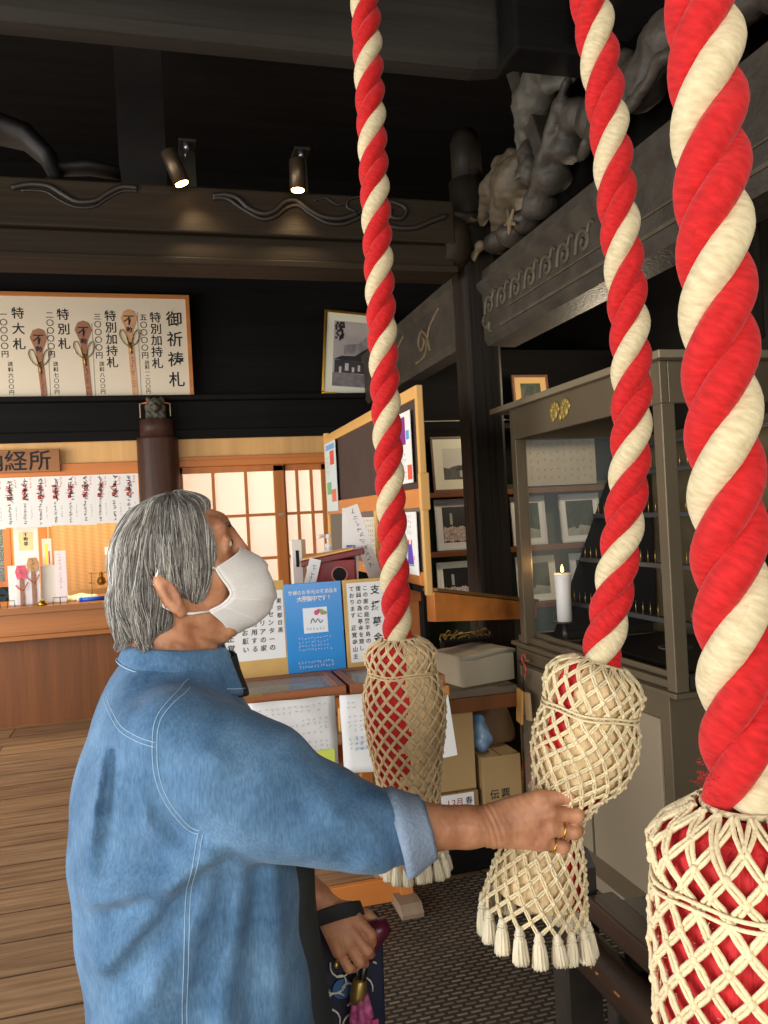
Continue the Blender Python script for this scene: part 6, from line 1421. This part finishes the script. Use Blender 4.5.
collar('undershirt_collar', mat('black ribbed cotton', (30, 32, 34), .85), -80, 80, 1.236, .079, .086, .05, .008, person)
# dark waistcoat seen at the open front
def vest_sdf(P):
    z = P[2]; zs = [p[0] for p in PROF]
    cx = np.interp(z, zs, [p[1] for p in PROF])+.036; ax = np.interp(z, zs, [p[2] for p in PROF])-.012; ay = np.interp(z, zs, [p[3] for p in PROF])-.04
    d = (np.sqrt(((P[0]-cx)/ax)**2+((P[1]-Y0)/ay)**2)-1)*np.minimum(ax, ay)*.85
    d = smax(d, (.52-z)+0*P[0], .01); d = smax(d, (z-1.06)+0*P[0], .02)
    return d - .003*np.sin(40*P[1]+9*P[2])
vest, _, _ = sdf_obj('dark_waistcoat', [(vest_sdf, (-.2, 1.15, .51), (.27, 1.6, 1.16), .011)], mat('charcoal cotton', (44, 50, 50), .85, var=.2, scale=14), person, None, 2)
b = MB(); b.cyl((.238, 1.33, .70), (.243, 1.327, .70), .006, None, 12); b.build('button', M_brass, vest)
# trousers and shoes
def trou(P):
    Q = mirr(P); d = sd_ell(P, (.02, Y0, .56), (.14, .175, .17)); d = smin(d, chain(Q, [((.02, .09, .58), .105), ((.02, .095, .35), .085), ((.01, .095, .12), .072), ((.01, .095, .085), .072)], .02), .04)
    d = smax(d, (.07-P[2])+0*P[0], .008); return d - .004*np.sin(50*P[2]+10*P[0])*np.exp(-np.square((P[2]-.15)/.12))
sdf_obj('trousers', [(trou, (-.16, 1.16, .05), (.2, 1.6, .76), .012)], mat('dark grey cloth', (56, 58, 64), .85, var=.12, scale=12), person, None, 2)
for s in (-1, 1):
    y = Y0+s*.095
    fn = lambda P: smax(smin(sd_cap(P, (-.02, y, .045), (.09, y+s*.008, .040), .05, .045), sd_cap(P, (-.01, y, .07), (.0, y, .11), .05, .048), .03), (.002-P[2])+0*P[0], .004)
    sh, _, _ = sdf_obj('shoe', [(fn, (-.1, y-.08, -.01), (.16, y+.08, .18), .008)], mat('grey walking shoe', (92, 88, 84), .7), person, None, 2)
    b = MB(); b.prism([(.034+.1*math.cos(q), y+.004*s+(.046-.004*math.cos(q))*math.sin(q)*(abs(math.sin(q))+.05)**-.25, 0) for q in np.linspace(0, 2*math.pi, 28, endpoint=False)], (0, 0, .016)); b.build('sole', mat('pale grey sole', (170, 166, 158), .7), sh)
# ---- mask
Ms = [(.121, 1.409), (.139, 1.397), (.156, 1.380), (.1675, 1.358), (.172, 1.335), (.171, 1.313), (.160, 1.293), (.138, 1.276), (.116, 1.265), (.096, 1.257)]
Es = [(.069, 1.378, .070), (.075, 1.367, .071), (.081, 1.355, .070), (.087, 1.344, .068), (.091, 1.335, .066), (.088, 1.328, .065), (.080, 1.322, .064), (.072, 1.317, .063), (.064, 1.313, .062), (.057, 1.309, .061)]
def mask():
    M2 = spline([(a, 0, c) for a, c in Ms], 33); E2 = spline([(a, c, w) for a, c, w in Es], 33); n = 32; rows = []
    for j in range(33):
        v = j/32; row = []
        pl = .0058*((v*3.6) % 1) if .14 < v < .92 else 0
        for i in range(n+1):
            u = -1+2*i/n; f = 1-abs(u)**2.3; g = 1-abs(u)**1.6
            x = E2[j][0]+(M2[j][0]-E2[j][0])*f; z = E2[j][1]+(M2[j][2]-E2[j][1])*g
            x += pl*(f) + .0012*math.sin(9*u+14*v); yb = 1.0+.06*math.sin(math.pi*v)*(1-abs(u))
            row.append(Vector((x+.006*(1-f), Y0+u*E2[j][2]*yb*(1+ (pl*1.2 if f > 0 else 0)), z)))
        rows.append(row)
    b = MB(); k = n+1; b.arr([p for r in rows for p in r], [(j*k+i, j*k+i+1, (j+1)*k+i+1, (j+1)*k+i) for j in range(32) for i in range(n)])
    o = b.build('face_mask', mat('white mask fabric', (232, 228, 222), .8, sss=.08, bump=.15, bscale=240), person); s = o.modifiers.new('t', 'SOLIDIFY'); s.thickness = .0022; s.offset = 0
    o['label'] = 'white pleated face mask with ear loops'
    hem = mat('mask hem', (244, 242, 238), .75)
    b = MB()
    for row in (rows[0], rows[-1]): b.tube([p+Vector((.001, 0, 0)) for p in row], .0019, 6)
    for i in (0, n): b.tube([r[i] for r in rows], .0024, 6)
    for jj in (12, 18, 25): b.tube([rows[jj][i]+Vector((.0006, -.0006 if i < n/2 else .0006, 0)) for i in range(0, n+1)], .0013, 5)
    b.build('mask_hem', hem, o)
    for s in (0, n):
        sg = -1 if s == 0 else 1; b = MB()
        e0, e1 = rows[0][s], rows[-1][s]
        b.tube([e0, Vector((.045, Y0+sg*.078, 1.385)), Vector((.018, Y0+sg*.082, 1.388)), Vector((-.014, Y0+sg*.086, 1.384)), Vector((-.022, Y0+sg*.086, 1.36)), Vector((-.010, Y0+sg*.084, 1.325)), Vector((.012, Y0+sg*.078, 1.311)), Vector((.035, Y0+sg*.072, 1.309)), e1], .0021, 6)
        b.build('ear_loop', hem, o)
mask()
# ---- hair
def hair_sdf(P):
    Q = mirr(P)
    d = sd_ell(Q, (.008, 0, 1.408), (.090, .082, .087))
    d = smin(d, sd_ell(Q, (.030, 0, 1.442), (.071, .073, .053), rotY(-4)), .03)
    d = smin(d, sd_ell(Q, (-.034, .0, 1.357), (.051, .084, .092), rotY(6)), .035)
    d = smin(d, sd_ell(Q, (.030, .045, 1.40), (.046, .044, .075), rotY(-16)), .03)
    d = smin(d, sd_cap(Q, (-.070, .02, 1.33), (-.072, .03, 1.272), .024, .013), .02)
    d = smin(d, sd_cap(Q, (-.045, .068, 1.33), (-.040, .062, 1.268), .020, .010), .02)
    d = smin(d, sd_cap(Q, (-.03, .066, 1.335), (-.008, .060, 1.295), .022, .013), .02)
    # open the face
    # boundary in profile, from the crown down the cheek to the ear and nape
    n1 = (P[0]-.078)*.93+(P[2]-1.50)*.37 - 0*P[1]
    face = smax(P[0]-(.060+.30*np.clip(1.46-P[2], -.05, .03)) - .0*P[1] + 1.2*np.clip(Q[1]-.06, 0, 1)*0, -(1.505-P[2])-.0, .005)
    bx = np.interp(P[2], [1.26, 1.285, 1.30, 1.315, 1.33, 1.36, 1.394, 1.42, 1.438, 1.46, 1.48, 1.50, 1.52], [-.040, -.014, .014, .036, .050, .064, .072, .070, .065, .054, .048, .056, .07]) + np.clip(1-Q[1]/.07, 0, 1)*.026*np.clip((P[2]-1.45)/.03, 0, 1)
    d = smax(d, P[0]-bx+0*Q[1], .010)
    # show the ear
    ear = smax(sd_cap([P[0], 0*P[0], P[2]], (-.022, 0, 1.374), (.008, 0, 1.316), .004, .009), .062-Q[1]+0*P[0], .004)
    d = smax(d, -ear, .005)
    d = smax(d, 1.262+.02*np.sin(60*P[0])*0-P[2]+0*P[0], .006)
    inner = head_sdf(P)
    return d + .0028*np.sin(90*P[1]+30*P[2])*np.sin(60*P[0]+25*P[2])
hair, V_h, F_h = sdf_obj('hair', [(hair_sdf, (-.13, 1.26, 1.24), (.13, 1.50, 1.54), .004)], mat('grey hair mass', (100, 96, 90), .7, var=.25, scale=40, stretch=(1, 1, .25)), person, None, 2)
hair['label'] = 'straight grey bobbed hair'
def strands():
    hb = BVHTree.FromPolygons([Vector(v) for v in V_h], [tuple(map(int, f)) for f in F_h])
    P = [V_h[:, i] for i in range(3)]; idx = np.where(V_h[:, 2] > 1.30)[0]
    R_ = random.Random(3); mats_ = [mat('grey hair', (126, 122, 115), .5), mat('silver hair', (176, 172, 164), .45), mat('dark grey hair', (76, 72, 68), .5), mat('white hair', (222, 218, 208), .4)]
    B = [MB() for _ in mats_]
    crown = Vector((.012, Y0, 1.505))
    for s in range(5200):
        if s < 1300:
            p = crown + Vector((R_.gauss(0, .035), R_.gauss(0, .03), 0))
        else: p = Vector(V_h[R_.choice(idx)])
        q, n, i, r = hb.find_nearest(p)
        if q is None: continue
        p = q; path = []; lift = R_.uniform(.0005, .0045); ph = R_.uniform(0, 6.3); st = R_.uniform(.6, 1.0); L = R_.randint(9, 26)
        side = -1 if p.y < Y0 else 1
        for k in range(L):
            q, n, i, r = hb.find_nearest(p)
            if q is None: break
            path.append(q+n*(lift+.001*math.sin(k*.5+ph)))
            rr = Vector((q.x-.012, q.y-Y0, 0)); hz = min(1, max(0, (q.z-1.40)/.08))
            g = Vector((0, -side*.03, -1)) + rr.normalized()*(1.3*hz) if rr.length > .004 else Vector((-1, side, -.2))
            g = g + Vector((.12*math.sin(ph+k*.3), .1*math.cos(ph*2), 0))
            t = g - n*g.dot(n)
            if t.length < .05: t = Vector((-.5, side*.8, 0)); t -= n*t.dot(n)
            p = q + t.normalized()*.0085
            if q.z < 1.272: 
                path.append(q+n*lift+Vector((-.004 if q.x < -.05 else .002, 0, -.012*st))); break
        if len(path) > 4:
            c = R_.random(); w = .00045 if s % 4 else .0008
            k = 0 if c < .42 else 1 if c < .74 else 2 if c < .9 else 3
            n_ = len(path); B[k].tube(path, [w*(1 if i < n_-2 else .5) for i in range(n_)], 3, cap=False)
    for b, m, nm in zip(B, mats_, ('grey', 'silver', 'dark', 'white')): b.build('hair_strands', m, hair, fix=False)
strands()
# ---- small things worn: rings, bracelet
for c, dr, r_ in (((.563, 1.1195, .953), (.040, -.005, -.010), .0122), ((.548, 1.1235, .931), (.035, -.005, -.012), .0112)):
    c = Vector(c); d = Vector(dr).normalized(); u = d.orthogonal().normalized(); w = d.cross(u); b = MB()
    b.tube([c+(u*math.cos(a)+w*math.sin(a))*r_ for a in np.linspace(0, 2*math.pi, 24, endpoint=False)], .0017, 6, closed=True); b.build('finger_ring', M_gold, person)
c = Vector((.213, 1.564, .748)); d = Vector((.055, -.015, -.06)).normalized(); u = d.orthogonal().normalized(); w = d.cross(u); b = MB()
b.tube([c+(u*math.cos(a)+w*math.sin(a))*.0345 for a in np.linspace(0, 2*math.pi, 28, endpoint=False)], .006, 8, closed=True); b.build('bracelet', mat('black bead', (20, 18, 18), .3), person)
# ---- umbrella and tote bag in the far hand
def umbrella():
    t = thing('folded_umbrella', 'folded umbrella with maroon knob handle and pink patterned cover in the far hand', 'umbrella', (.325, 1.55, 0))
    M_mar = mat('maroon lacquer', (86, 24, 44), .3, var=.2, scale=20)
    b = MB(); b.tube([(.340, 1.546, .575), (.350, 1.545, .605), (.366, 1.542, .632), (.386, 1.540, .640)], [.013, .018, .023, .014], 16); b.build('handle', M_mar, t)
    b = MB(); b.cyl((.322, 1.549, .50), (.337, 1.546, .58), .008, None, 12); b.build('shaft', mat('black shaft', (22, 20, 20), .3), t)
    b = MB(); b.tube([(.318, 1.55, .495), (.320, 1.55, .51), (.324, 1.549, .535), (.325, 1.549, .54)], [.016, .017, .014, .010], 16); b.build('ferrule', M_brass, t)
    b = MB(); R = []
    for z, r in ((.51, .014), (.47, .022), (.36, .028), (.2, .026), (.08, .016), (.05, .008)):
        c = Vector((.325-.0, 1.55, z)); R.append([c+Vector((math.cos(a), math.sin(a), 0))*r*(1+.16*math.sin(5*a+z*10)) for a in np.linspace(0, 2*math.pi, 30, endpoint=False)])
    b.rings(R); b.build('cover', mat('pink patterned cover', (206, 96, 150), .6, scale=60, rgb2=(90, 20, 60)), t)
    b = MB(); b.box((.338, 1.520, .33), (.352, 1.526, .47), .002); b.build('strap', mat('pink strap', (170, 50, 100), .6), t)
    b = MB(); b.cyl((.325, 1.55, 0.0), (.325, 1.55, .06), .004, .006, 10); b.build('tip', M_brass, t)
umbrella()
def tote():
    t = thing('tote_bag', 'navy tote bag with white looping flower outlines hanging from the far hand', 'bag', (.24, 1.64, .26))
    b = MB(); n = 14; rows = []
    for z, w, dp in ((.26, .30, .05), (.27, .31, .055), (.42, .325, .05), (.605, .335, .03), (.608, .335, .027), (.50, .31, .028), (.30, .29, .03)):
        r = []
        for a in np.linspace(0, 2*math.pi, 40, endpoint=False):
            ca, sa = math.cos(a), math.sin(a); f = lambda q: math.copysign(abs(q)**.35, q)
            r.append(Vector((.225+w/2*f(ca), 1.635+dp*f(sa)+.004*math.sin(6*a+z*20), z)))
        rows.append(r)
    b.rings(rows); b.build('bag_body', mat('navy cloth', (22, 26, 50), .75, var=.2, scale=10), t)
    b = MB()
    def petal(cx, cz, r, a0): 
        pts = [(cx+r*math.cos(a0+k)*(1-k/5.2)*.9, 0, cz+r*math.sin(a0+k)*(1-k/5.2)*.9) for k in np.linspace(0, 4.4, 12)]
        b.tube([(x, 1.5835+.0*r, z) for x, _, z in pts], .0019, 5)
    for cx, cz in ((.245, .475), (.315, .525), (.13, .46), (.19, .38), (.30, .40)):
        for k in range(6): petal(cx+.028*math.cos(k*1.047), cz+.028*math.sin(k*1.047), .034, k*1.047+.6)
    b.build('flower_outline', mat('cream outline', (214, 208, 190), .8), t)
    for cx, cz, r in ((.295, .505, .02), (.262, .50, .012), (.16, .475, .014)):
        b = MB(); b.cyl((cx, 1.5845, cz), (cx, 1.586, cz), r, None, 14); b.build('blue_petal', mat('mid blue cloth', (60, 100, 150), .8), t)
    # strap over the back of the hand
    b = MB(); R = []
    for p, s in (((.13, 1.62, .60), 0), ((.19, 1.56, .655), 0), ((.245, 1.522, .685), 0), ((.295, 1.512, .697), 0), ((.335, 1.535, .685), 0), ((.345, 1.58, .66), 0), ((.35, 1.62, .60), 0)):
        p = Vector(p); R.append([p+Vector((-.006, -.004, .016)), p+Vector((-.003, .003, .017)), p+Vector((.006, .004, -.016)), p+Vector((.003, -.004, -.017))])
    b.rings(R); s = b.build('strap', mat('black webbing', (34, 36, 38), .8), t); m = s.modifiers.new('s', 'SUBSURF'); m.levels = m.render_levels = 2
tote()
